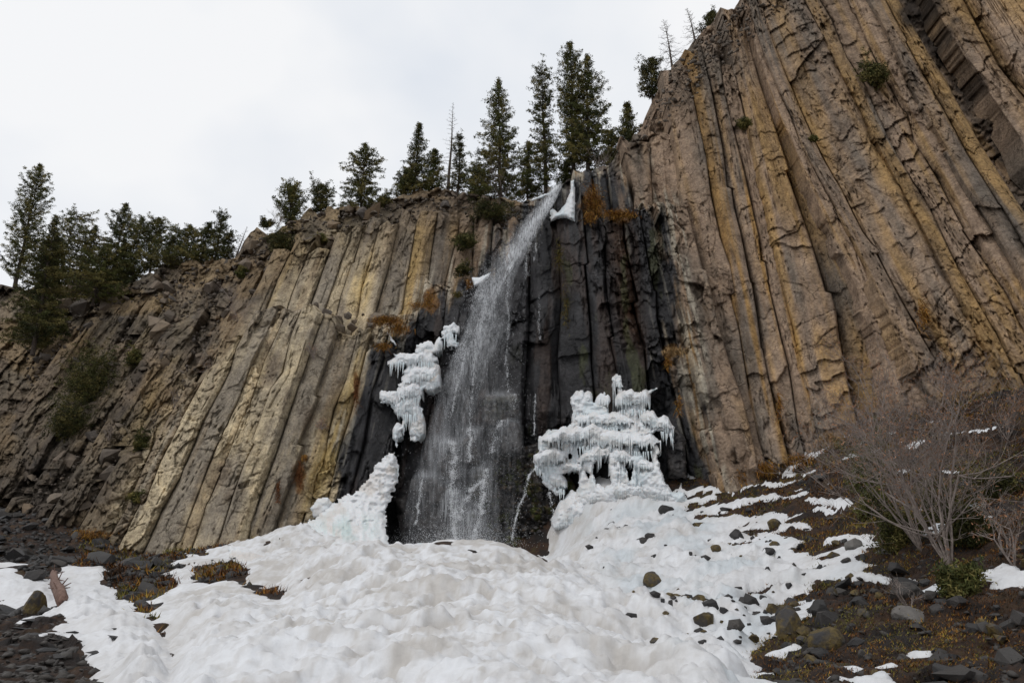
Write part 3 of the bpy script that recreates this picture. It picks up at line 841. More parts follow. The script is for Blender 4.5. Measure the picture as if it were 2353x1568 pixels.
def inflate(poly, Yf, thick, R, seed, mat, holes=(), step=2.0, jag=5.0, lump=.12, flute=.10, colour=None, back=.35, facet=0.0):
    """a solid body that swells out of the face it hangs on"""
    lo, hi = bbox(poly); pad = 8
    xs = np.arange(lo[0] - pad, hi[0] + pad, step); vs = np.arange(lo[1] - pad, hi[1] + pad, step)
    v, x = np.meshgrid(vs, xs, indexing='ij')
    n1 = (fbm(x / 9.0, v / 9.0, 3, seed) - .5) * jag * 2
    sd = sdist(poly, x, v) + n1
    for h in holes: sd = np.minimum(sd, -(sdist(h, x, v) - 3.0 + n1 * .5))
    k = np.clip(sd / R, 0, 1)
    prof = np.sqrt(np.maximum(0, 1 - (1 - k) ** 2)) * thick
    ek = np.clip(sd / (R * .5), 0, 1)
    bil = 1 - np.abs(fbm(x / 30.0, v / 20.0, 3, seed + 5) * 2 - 1)
    bil2 = 1 - np.abs(fbm(x / 12.0, v / 9.0, 2, seed + 6) * 2 - 1)
    fl = np.abs(fbm(x / 7.0, v / 85.0, 2, seed + 7) * 2 - 1)
    fz = sstep(.42, .6, fbm(x / 60.0, v / 30.0, 2, seed + 8))
    d = prof + ek * (lump * 2.4 * (bil - .6) + lump * .8 * (bil2 - .6) - flute * 2.0 * fl * fz + (fbm(x / 5., v / 5., 2, seed + 9) - .5) * .06)
    if facet:
        f1, r1, b1 = facets(x / 26., v / 22., seed); f2, r2, b2 = facets(x / 11., v / 9., seed + 1)
        d = d + ek * facet * (f1 + .5 * f2)
    Y0 = Yf(x, v)
    Pf = at(x, v, Y0 - d); Pb = at(x, v, Y0 + back)
    if colour is None:
        dirt = sstep(.52, .72, fbm(x / 26., v / 18., 4, seed + 10)) * .55
        blue = sstep(.45, .65, fbm(x / 30., v / 45., 3, seed + 11)) * .7
        c = mixc(np.array([.68, .70, .72]) + 0 * x[..., None], np.array([.52, .60, .635]), np.maximum(blue * .8, fz * .6 * fl))
        c = mixc(c, np.array([.55, .49, .43]), dirt * .6)
        C = np.concatenate([c, (.25 + .5 * blue)[..., None]], -1)
    else:
        C = colour(x, v)
    inside = sd > 0
    nr, nc = x.shape
    F = gridf(nr, nc)[:, ::-1]
    F = F[inside.ravel()[F].all(1)]
    E = np.concatenate([F[:, [0, 1]], F[:, [1, 2]], F[:, [2, 3]], F[:, [3, 0]]])
    key = np.sort(E, 1); key = key[:, 0].astype(np.int64) * (nr * nc) + key[:, 1]
    u_, inv, cnt = np.unique(key, return_inverse=True, return_counts=True)
    B = E[cnt[inv] == 1]
    off = nr * nc
    S = np.stack([B[:, 1], B[:, 0], B[:, 0] + off, B[:, 1] + off], 1)
    Fb = F[:, ::-1] + off
    A = np.concatenate([F, S, Fb])
    us, inv = np.unique(A, return_inverse=True)
    V = np.concatenate([Pf.reshape(-1, 3), Pb.reshape(-1, 3)])[us]
    CC = np.concatenate([C.reshape(-1, 4), C.reshape(-1, 4)])[us]
    return mk_mesh('body', V, inv.reshape(A.shape), mat, CC, smooth=not facet), (x, v, Y0 - d, sd)

icm = Tri()
icm.tube([(0, 0, .04), (0, 0, 0), (.02, 0, -.35), (-.01, .01, -.7), (0, 0, -1)], [.5, 1.0, .72, .38, .04], 6, (.70, .77, .80, .8))
ICICLE = icm.mesh('icicle', M_ICE, True)
def icicles(parent, spots, depthf, seed, lmin, lmax, w=(1.6, 3.2)):
    rs = np.random.RandomState(seed)
    for (xa, va, xb, vb, n) in spots:
        for k in range(n):
            f = (k + rs.uniform(.1, .9)) / n
            x, v = xa + (xb - xa) * f, va + (vb - va) * f + rs.uniform(-2, 2)
            Y = float(depthf(x, v))
            L = rs.uniform(lmin, lmax) * Y / FPX; R_ = rs.uniform(*w) * Y / FPX
            o = obj('icicle', ICICLE, parent)
            place(o, at(x, v - 3, Y), R_, R_, L, (rs.uniform(-.05, .05), rs.uniform(-.05, .05), rs.uniform(0, 6)))

# right-hand cascade of ice
CAS = zpts([(985, 195), (1080, 175), (1125, 235), (1265, 230), (1280, 285), (1250, 310), (1295, 365), (1425, 325), (1430, 345), (1300, 430), (1325, 560), (1400, 600), (1505, 660), (1500, 700), (1580, 690), (1590, 870), (1570, 870), (1520, 790),
            (1470, 760), (1400, 755), (1380, 830), (1430, 900), (1465, 985), (1430, 1000), (1460, 1150), (1555, 1350), (1690, 1350), (1742, 1450), (1700, 1600), (580, 1600), (580, 1430), (640, 1300), (650, 1120), (600, 1150), (480, 1190), (515, 1330),
            (515, 1390), (420, 1390), (330, 1320), (290, 1290), (270, 1180), (240, 1210), (195, 1060), (200, 1020), (240, 980), (235, 880), (270, 810), (340, 735), (430, 730), (470, 740), (590, 665), (580, 530), (560, 430), (580, 420), (620, 370), (690, 350),
            (710, 400), (740, 430), (790, 480), (820, 470), (850, 420), (900, 350), (940, 360), (950, 570), (1000, 600), (1040, 480), (1000, 290), (955, 260)], 1450, 1000, 3.484)
CASH = [zpts(h, 1450, 1000, 3.484) for h in (
    [(780, 730), (890, 735), (895, 770), (960, 740), (960, 800), (830, 780)], [(1015, 735), (1058, 735), (1055, 800), (1020, 795)], [(1225, 560), (1252, 580), (1258, 765), (1235, 765)],
    [(1162, 595), (1182, 600), (1192, 700), (1175, 690)], [(1240, 855), (1360, 860), (1385, 1100), (1340, 1155), (1310, 1050), (1240, 950)], [(1095, 1020), (1180, 1060), (1190, 1120), (1150, 1290), (1100, 1100)],
    [(785, 1080), (850, 1015), (940, 945), (975, 1300), (880, 1350), (820, 1310), (780, 1180)], [(630, 930), (695, 890), (695, 970), (650, 1070)], [(685, 1110), (770, 1180), (745, 1260)], [(1200, 1135), (1245, 1170), (1238, 1240)],
    [(520, 1010), (560, 960), (600, 1000), (560, 1060)])]
D_CAS = TPS([(1240, 1040, 44.6), (1300, 1100, 44.8), (1320, 920, 45.3), (1430, 860, 44.3), (1500, 870, 43.4), (1400, 950, 44.0), (1400, 1050, 42.8), (1400, 1135, 42.2), (1550, 1010, 41.2), (1560, 1130, 40.1), (1320, 1180, 43.8), (1650, 1180, 39.6), (1480, 1190, 41.6), (1400, 1190, 42.8)])
def curtain(parent, x0, x1, vt, vb, drip, Yf, thick, seed, tilt=0.0, dirty=.3, name='ice_curtain'):
    """a swelling shelf of ice, snow-white on top, that drips into fused icicles"""
    xs = np.arange(x0, x1 + .01, 1.6); xc, hw = (x0 + x1) / 2, (x1 - x0) / 2
    e = np.clip((xs - xc) / hw, -1, 1)
    top = vt + (vb - vt) * .42 * np.abs(e) ** 3 + (fbm(xs / 17., xs * 0, 4, seed) - .5) * 22 + tilt * (xs - xc)
    ph = xs / 5.2 + (fbm(xs / 20., xs * 0, 2, seed + 1) - .5) * 3; cell = np.floor(ph); tri = 1 - np.abs(2 * (ph - cell) - 1)
    ln = h2(cell, cell * 0, seed + 2) ** 2.2 * (.3 + 1.2 * vn(xs / 23., xs * 0, seed + 12))
    bot = vb - (vb - vt) * .25 * e ** 4 + tilt * (xs - xc) * .7 + drip * (tri ** .8) * ln + (fbm(xs / 11., xs * 0, 2, seed + 3) - .5) * 8
    bot = np.maximum(bot, top + 3)
    nv = max(10, int((vb + drip - vt) / 1.7)); t = np.linspace(0, 1, nv)[:, None]
    v = top + t * (bot - top); x = xs[None] + 0 * v
    y = (v - top) / (vb - vt)
    g = np.interp(y, [0, .05, .18, .42, .8, 1.0, 1.6, 3.0], [0, .38, .72, 1.0, .92, .78, .45, .25]) * np.interp(1 - t, [0, .03, .12], [.1, .6, 1])
    ac = (1 - np.abs(e) ** 3.0)[None] ** .5 * (.72 + .56 * fbm(x / 22., v / 30., 2, seed + 9))
    bil = 1 - np.abs(fbm(x / 17., v / 13., 3, seed + 4) * 2 - 1)
    d = thick * (.15 + .85 * ac) * g + ac * ((bil - .6) * .28 * np.exp(-(y / .9) ** 2) + (tri - .5)[None] * .13 * sstep(.3, .9, y) + (fbm(x / 4., v / 5., 2, seed + 5) - .5) * .07)
    Y0 = Yf(x, v)
    P = at(x, v, Y0 - d)
    bl = sstep(.25, .9, y) * (.35 + .65 * fbm(x / 9., v / 40., 3, seed + 6))
    dt = sstep(.5, .7, fbm(x / 22., v / 15., 4, seed + 7)) * dirty
    c = mixc(mixc(np.array([.68, .695, .715]) + 0 * x[..., None], np.array([.565, .62, .64]), bl), np.array([.53, .47, .41]), dt)
    C = np.concatenate([c, (.1 + .6 * bl)[..., None]], -1)
    # close the body into the wall behind
    bk = lambda q: q + np.array([0, .9, 0])
    P = np.concatenate([bk(P[:1]), P, bk(P[-1:])], 0); C = np.concatenate([C[:1], C, C[-1:]], 0)
    P = np.concatenate([bk(P[:, :1]), P, bk(P[:, -1:])], 1); C = np.concatenate([C[:, :1], C, C[:, -1:]], 1)
    return obj(name, mk_mesh(name, P, gridf(P.shape[0], P.shape[1])[:, ::-1], M_ICE, C, True), parent)

me, g = inflate(CAS, D_CAS, .55, 9, 611, M_ICE, CASH, lump=.16, flute=.24, jag=4, back=1.2)
cas = obj('ice_cascade', me, label='wide frozen cascade of white ice shelves with dark gaps right of the waterfall', cat='ice')
for i, (x0, x1, vt, vb, dr, th, tl) in enumerate([(1404, 1440, 856, 890, 70, .62, 0), (1430, 1482, 866, 890, 30, .65, 0), (1412, 1496, 894, 930, 70, 1.0, 0), (1312, 1362, 896, 930, 50, .65, 0), (1368, 1404, 900, 935, 40, .6, -.5), (1315, 1462, 944, 974, 34, .95, .05), (1468, 1552, 950, 980, 44, .85, .35),
                                             (1238, 1412, 978, 1012, 56, 1.15, -.1), (1340, 1520, 988, 1022, 74, 1.1, .03), (1226, 1306, 1026, 1060, 66, .95, -.1), (1284, 1340, 1060, 1078, 20, .85, .1), (1256, 1304, 1084, 1116, 24, .8, .3), (1324, 1406, 1030, 1056, 34, .85, -.35),
                                             (1402, 1456, 1030, 1060, 70, .75, 0), (1462, 1506, 1052, 1076, 56, .75, .3), (1300, 1400, 1116, 1160, 8, .55, -.12), (1390, 1490, 1108, 1150, 8, .6, .1), (1480, 1570, 1118, 1160, 8, .5, .3), (1268, 1350, 1140, 1215, 14, 1.0, -.3)]):
    curtain(cas, x0, x1, vt, vb, dr, lambda x, v: D_CAS(x, v) - .1, th, 3100 + i * 11, tl)
icicles(cas, [(1230, 1070, 1262, 1105, 9), (1270, 1120, 1300, 1130, 5), (1330, 1030, 1360, 1026, 6), (1372, 985, 1420, 985, 8), (1420, 1040, 1500, 1040, 12), (1425, 945, 1485, 945, 9), (1318, 950, 1360, 955, 6), (1515, 990, 1548, 1010, 6)], lambda x, v: D_CAS(x, v) - .7, 5, 12, 30, (1.3, 2.4))

# left-hand hanging ice
LICE = zpts([(695, 240), (760, 235), (800, 200), (850, 225), (800, 275), (810, 340), (835, 390), (870, 400), (860, 450), (830, 465), (790, 450), (750, 465), (725, 370), (690, 380), (670, 500), (610, 520), (620, 600), (640, 640), (670, 710), (650, 840), (605, 910),
             (560, 880), (515, 870), (490, 960), (450, 1010), (515, 1060), (510, 1180), (470, 1370), (430, 1390), (380, 1380), (370, 1300), (385, 1240), (365, 1190), (330, 1220), (315, 1380), (300, 1270), (265, 1320), (265, 1420), (240, 1480), (230, 1400), (205, 1290),
             (240, 1260), (290, 1230), (310, 1150), (240, 1110), (180, 1020), (80, 1005), (110, 960), (200, 880), (260, 880), (275, 860), (255, 830), (300, 790), (320, 720), (300, 690), (340, 650), (330, 630), (260, 650), (150, 640), (225, 600), (220, 520), (240, 525),
             (300, 525), (400, 540), (440, 510), (435, 430), (480, 425), (590, 460), (640, 390), (700, 350), (740, 310), (705, 290)], 1050, 850, 3.4857)
D_LICE = lambda x, v: D_LOW(x, v) - .55
me, g = inflate(LICE, D_LICE, .42, 6, 633, M_ICE, lump=.10, flute=.2, jag=2.5, back=.9)
lic = obj('hanging_ice', me, label='ragged white hanging ice with long icicles left of the falling water', cat='ice')
for i, (x0, x1, vt, vb, dr, th, tl, dt) in enumerate([(1014, 1056, 742, 768, 24, .4, -.3, .2), (998, 1018, 776, 802, 14, .35, -.4, .2), (954, 1004, 788, 812, 16, .5, -.1, .2), (890, 1006, 810, 836, 28, .6, -.12, .2), (972, 1012, 850, 896, 8, .55, -.2, 1.0), (922, 1010, 838, 876, 36, .75, -.25, .3),
                                                 (912, 972, 870, 914, 62, .7, -.15, .2), (872, 920, 894, 924, 22, .6, .25, .2), (922, 962, 898, 950, 66, .6, 0, .1), (940, 976, 935, 1006, 10, .45, .1, .5), (902, 924, 976, 1008, 34, .4, -.2, .2), (905, 940, 920, 955, 30, .5, .5, .2)]):
    curtain(lic, x0, x1, vt, vb, dr, D_LICE, th, 3500 + i * 11, tl, dt)
icicles(lic, [(916, 925, 968, 915, 10), (925, 955, 958, 955, 7), (895, 838, 930, 836, 6), (960, 836, 1000, 836, 7), (1018, 772, 1050, 772, 5)], lambda x, v: D_LICE(x, v) - .55, 8, 16, 44, (1.2, 2.2))

def small_ice(name, poly, Yf, thick, R, seed, label, cat='ice', lump=.08, flute=.08, jag=2.0, back=.6, **kw):
    me, g = inflate(poly, Yf, thick, R, seed, M_ICE, lump=lump, flute=flute, jag=jag, back=back, **kw)
    return obj(name, me, label=label, cat=cat)
small_ice('ice_patch', zpts([(125, 305), (170, 305), (200, 360), (240, 410), (250, 450), (225, 430), (185, 390), (170, 340)], 1050, 850, 3.4857), D_LICE, .35, 6, 640, 'thin curl of ice on the mossy ledge above the hanging ice')
tong = small_ice('ice_tongue', zpts([(1478, 990), (1502, 985), (1512, 1080), (1512, 1280), (1450, 1250), (1390, 1250), (1340, 1275), (1330, 1190), (1360, 1180), (1390, 1200), (1440, 1140), (1468, 1070)], 1000, 100, 2.412),
          lambda x, v: D_LOW(x, v) - .1, .8, 12, 641, 'white ice tongue in the black notch beside the lip of the fall')
small_ice('ice_crust', zpts([(1195, 1122), (1240, 1098), (1330, 1066), (1380, 1020), (1412, 1002), (1396, 1050), (1335, 1090), (1280, 1112), (1210, 1136)], 1000, 100, 2.412), lambda x, v: D_LOW(x, v) - .4, .5, 8, 642, 'crust of ice along the lip where the stream spills over')
small_ice('ice_ledge', zpts([(960, 855), (1020, 855), (1095, 820), (1080, 860), (1030, 905), (985, 925), (975, 890)], 900, 400, 2.24), lambda x, v: D_LOW(x, v) - .5, .6, 9, 643, 'small wedge of ice on the ledge left of the upper fall')
small_ice('snow_lump', [(712, 1165), (730, 1143), (755, 1140), (764, 1155), (762, 1178), (738, 1193), (720, 1190)], lambda x, v: 43.3 + 0 * x, .7, 16, 644, 'rounded snow cap perched on a dark rock beside the snow ramp', 'snow')
for i, (pl, lab) in enumerate((([(620, 1195), (640, 1188), (765, 1205), (772, 1230), (700, 1268), (628, 1255)], 'flat slab of old snow at the left end of the mound crest'),
                               ([(778, 1212), (830, 1192), (905, 1185), (912, 1212), (850, 1235), (790, 1240)], 'dirty snow lump on the mound crest below the main stream'),
                               ([(940, 1190), (980, 1178), (1010, 1195), (1000, 1215), (945, 1212)], 'smallest snow lump in the middle of the mound crest'),
                               ([(1032, 1195), (1110, 1178), (1165, 1200), (1168, 1235), (1100, 1228), (1040, 1215)], 'brown stained snow lump at the right end of the mound crest'))):
    small_ice('snow_block', zpts(pl, 900, 1000, 2.24), lambda x, v: 29.6 + 0 * x, .5, 12, 650 + i, lab, 'snow', lump=.05, flute=0, back=.8)

# the snow and ice ramp banked against the wall left of the fall
RAMP = [(903, 1037), (913, 1048), (918, 1072), (918, 1098), (910, 1120), (900, 1140), (893, 1160), (888, 1180), (892, 1230), (902, 1275), (840, 1300), (740, 1325), (690, 1330), (655, 1340), (640, 1318), (622, 1345), (600, 1330), (590, 1345), (570, 1322), (560, 1300), (530, 1278), (523, 1252), (580, 1238), (640, 1222), (720, 1190), (777, 1147), (815, 1127), (840, 1105), (868, 1060)]
D_RAMP = TPS([(905, 1035, 44.6), (840, 1105, 44.2), (777, 1150, 43.6), (640, 1222, 42.0), (523, 1252, 38.5), (560, 1300, 33), (640, 1335, 28), (740, 1325, 28.5), (840, 1300, 31), (900, 1270, 34.5), (890, 1180, 42), (925, 1090, 44.2), (760, 1240, 37.5)])
def ramp_col(x, v):
    dirt = sstep(.48, .70, fbm(x / 30., v / 22., 5, 661))
    bl = np.exp(-((x - 800) / 70) ** 2 - ((v - 1215) / 32) ** 2) * sstep(.4, .55, fbm(x / 12., v / 50., 3, 662))
    c = mixc(np.array([.66, .67, .685]) + 0 * x[..., None], np.array([.50, .445, .39]), dirt * .55)
    c = mixc(c, np.array([.52, .63, .625]), bl * .8)
    return np.concatenate([c, (.05 + bl * .6)[..., None]], -1)
me, g = inflate(RAMP, D_RAMP, .9, 22, 660, M_ICE, lump=.30, flute=.05, jag=8, back=1.5, colour=ramp_col)
rmp = obj('snow_ramp', me, label='steep dirty snow and ice ramp rising to a peak left of the fall', cat='snow')
icicles(rmp, [(890, 1085, 920, 1075, 5), (880, 1120, 905, 1105, 4), (560, 1318, 660, 1335, 7), (700, 1222, 850, 1205, 8)], lambda x, v: D_RAMP(x, v) - .75, 13, 14, 34)

# ------------------------------------------------------------------ dark knobs of rock in the fall
def wet_col(moss=0.0):
    def f(x, v):
        b = fbm(x / 14., v / 14., 4, 671)
        c = mixc(np.array([.022, .021, .022]) + 0 * x[..., None], np.array([.07, .064, .062]), sstep(.3, .7, b))
        c = mixc(c, np.array([.05, .055, .012]), sstep(.5, .62, fbm(x / 22., v / 18., 4, 672)) * moss)
        c = mixc(c, np.array([.12, .085, .055]), sstep(.58, .7, fbm(x / 8., v / 7., 3, 673)) * moss * .7)
        return np.concatenate([c, (.85 + 0 * b)[..., None]], -1)
    return f
KNOBS = [([(925, 1255), (905, 1150), (930, 1105), (970, 1092), (1010, 1098), (1040, 1125), (1050, 1260)], 1.0, 24, .10, 0),
         ([(1000, 1100), (1005, 1040), (1025, 1015), (1050, 1018), (1062, 1050), (1060, 1110)], .8, 16, .10, 0),
         ([(1060, 1075), (1064, 1005), (1085, 988), (1105, 1000), (1108, 1075)], .8, 12, .10, 0),
         ([(1108, 975), (1104, 930), (1115, 907), (1190, 903), (1198, 935), (1190, 962), (1140, 985)], .7, 16, .22, .2),
         ([(1150, 1045), (1152, 990), (1170, 965), (1192, 968), (1205, 1000), (1200, 1050)], .8, 14, .12, 0),
         ([(1075, 1150), (1072, 1090), (1095, 1070), (1125, 1075), (1138, 1110), (1130, 1160)], .8, 18, .12, .2),
         ([(1120, 1290), (1115, 1160), (1130, 1090), (1165, 1050), (1215, 1020), (1262, 1010), (1300, 1060), (1330, 1130), (1325, 1250), (1280, 1300)], 1.0, 40, .34, 1.0),
         ([(1215, 1090), (1218, 1045), (1245, 1030), (1262, 1060), (1255, 1120), (1225, 1120)], 1.7, 16, .2, .5),
         ([(1020, 1260), (1025, 1190), (1060, 1160), (1110, 1175), (1130, 1265)], 1.0, 20, .16, .3),
         ([(1350, 1140), (1355, 1060), (1400, 1040), (1420, 1060), (1440, 1140)], .2, 16, .15, 0),
         ([(1440, 1130), (1450, 1055), (1480, 1040), (1500, 1060), (1510, 1130)], .2, 16, .15, 0),
         ([(1535, 1100), (1530, 1000), (1550, 985), (1575, 1000), (1580, 1100)], .6, 16, .15, 0)]
for i, (pl, th, R_, fc, ms) in enumerate(KNOBS):
    me, g = inflate(pl, lambda x, v: D_LOW(x, v) - .25, th + (.75 if i < 6 else 0), R_, 700 + 7 * i, M_ROCK, lump=.05, flute=0, jag=4, facet=fc, colour=wet_col(ms), back=1.0)
    obj('rock_knob', me, fall_cliff)

# ------------------------------------------------------------------ the falling water
def water_material():
    m, nt, n, l, bs = new_mat('falling_water')
    a = n.new('ShaderNodeAttribute'); a.attribute_name = 'col'
    tr = n.new('ShaderNodeBsdfTransparent')
    df = n.new('ShaderNodeBsdfDiffuse'); df.inputs['Color'].default_value = (.82, .84, .87, 1)
    tl = n.new('ShaderNodeBsdfTranslucent'); tl.inputs['Color'].default_value = (.82, .84, .87, 1)
    ad = n.new('ShaderNodeMixShader'); ad.inputs['Fac'].default_value = .35
    l.new(df.outputs[0], ad.inputs[1]); l.new(tl.outputs[0], ad.inputs[2])
    mp = n.new('ShaderNodeMapping'); mp.inputs['Scale'].default_value = (13, 13, .7)
    tc = n.new('ShaderNodeTexCoord'); l.new(tc.outputs['Object'], mp.inputs['Vector'])
    nf = noise(n, l, 1.0, 5, .6, vec=mp.outputs[0])
    st = ramp(n, l, nf, [(.34, (.08, .08, .08)), (.66, (1.45, 1.45, 1.45))])
    ml = n.new('ShaderNodeMath'); ml.operation = 'MULTIPLY'; ml.use_clamp = True
    l.new(a.outputs['Alpha'], ml.inputs[0]); l.new(st, ml.inputs[1])
    mx = n.new('ShaderNodeMixShader'); l.new(ml.outputs[0], mx.inputs['Fac'])
    l.new(tr.outputs[0], mx.inputs[1]); l.new(ad.outputs[0], mx.inputs[2])
    l.new(mx.outputs[0], n['Material Output'].inputs['Surface'])
    return m
M_WATER = water_material()
m, nt, n, l, bs = new_mat('spray_drops')
bs.inputs['Base Color'].default_value = (.85, .87, .9, 1); bs.inputs['Roughness'].default_value = .25
M_DROP = m

PATH_V = [418, 450, 490, 530, 580, 640, 700, 760, 830, 900, 1000, 1100, 1200, 1262]
PATH_L = [1276, 1250, 1212, 1180, 1148, 1100, 1082, 1065, 1030, 1005, 975, 945, 925, 920]
PATH_R = [1296, 1284, 1262, 1238, 1212, 1185, 1180, 1178, 1182, 1190, 1205, 1205, 1195, 1190]
def stream_core(v): return np.interp(v, [418, 450, 490, 530, 580, 640, 700, 760, 830, 900, 1000, 1100, 1262], [1286, 1268, 1240, 1212, 1180, 1143, 1120, 1102, 1075, 1062, 1052, 1048, 1045])
fall = obj('waterfall', None, kind='structure'); fall['label'] = 'thin veil of white water sliding and splashing down the black rock'
def water_sheet(name, lift, seed, dens):
    v = np.arange(418, 1264, 2.2)[:, None]; u = np.linspace(0, 1, 130)[None]
    x = np.interp(v, PATH_V, PATH_L) * (1 - u) + np.interp(v, PATH_V, PATH_R) * u
    Y = D_LOW(x, v) - lift - (fbm(x / 40., v / 90., 3, seed) - .5) * .5
    al = dens(x, v, u, seed)
    P = at(x, v, Y)
    C = np.concatenate([np.ones(x.shape + (3,)), np.clip(al, 0, 1)[..., None]], -1)
    keep = al.ravel() > .004
    F = gridf(*x.shape)[:, ::-1]; F = F[keep[F].any(1)]
    obj(name, mk_mesh(name, P, F, M_WATER, C, True), fall)
def veil(x, v, u, sd):
    core = stream_core(v)
    wd = np.interp(v, [418, 500, 640, 800, 1000, 1262], [9, 17, 27, 42, 72, 95])
    a = np.exp(-((x - core) / wd) ** 2) * np.interp(v, [418, 640, 760, 900, 1262], [.66, .52, .34, .13, .09])
    a = a * (.35 + 1.3 * fbm((x - core) / 7., v / 120., 3, sd))
    a = a * (.45 + 1.1 * sstep(.32, .68, fbm(x / 24., v / 55., 4, sd + 21)))
    a = a + .11 * sstep(.42, .75, fbm((x - core) / 11., v / 150., 4, sd + 3)) * sstep(0, .12, u) * sstep(1, .85, u) * sstep(620, 760, v)
    for kx, kv, rx, rv, am in ((1030, 1012, 40, 10, .22), (1085, 986, 26, 8, .2), (1165, 962, 40, 16, .22), (985, 1090, 60, 10, .22), (1150, 905, 50, 9, .16), (1040, 1246, 90, 20, .3), (1055, 1180, 60, 60, .16), (990, 870, 30, 20, .16), (1110, 1070, 40, 12, .2), (1020, 1040, 60, 40, .10)):
        a = a + am * np.exp(-((x - kx) / rx) ** 2 - ((v - kv) / rv) ** 2)
    return a * sstep(0, .06, u) * sstep(1, .94, u) * sstep(418, 430, v)
water_sheet('veil', 1.15, 801, veil)
water_sheet('veil', 1.7, 815, lambda x, v, u, sd: veil(x, v, u, sd) * .6)
def skirt(x, v, u, sd):
    """the film that slides over the knobs and fans out below them"""
    a = .10 * sstep(.36, .7, fbm(x / 6., v / 110., 3, sd)) * sstep(905, 1010, v) * sstep(0, .1, u) * sstep(1, .9, u)
    for kx, v0, v1, w0, w1, am in ((1030, 1012, 1100, 26, 40, .26), (1085, 986, 1075, 20, 26, .22), (1168, 964, 1050, 24, 34, .26), (975, 1092, 1250, 58, 66, .15), (1150, 905, 980, 44, 44, .14), (1105, 1072, 1180, 26, 38, .26), (1042, 1120, 1262, 16, 60, .42), (1095, 1170, 1262, 18, 40, .3)):
        w = np.interp(v, [v0, v1], [w0, w1]); f = np.clip((v - v0) / (v1 - v0), 0, 1)
        a = a + am * np.exp(-((x - kx) / w) ** 4) * sstep(v0 - 8, v0 + 3, v - 8 * ((x - kx) / w) ** 2) * (1 - f) ** .6 * (.4 + 1.2 * fbm(x / 5., v / 50., 3, sd + 5))
    return a
water_sheet('skirt', 2.45, 823, skirt)

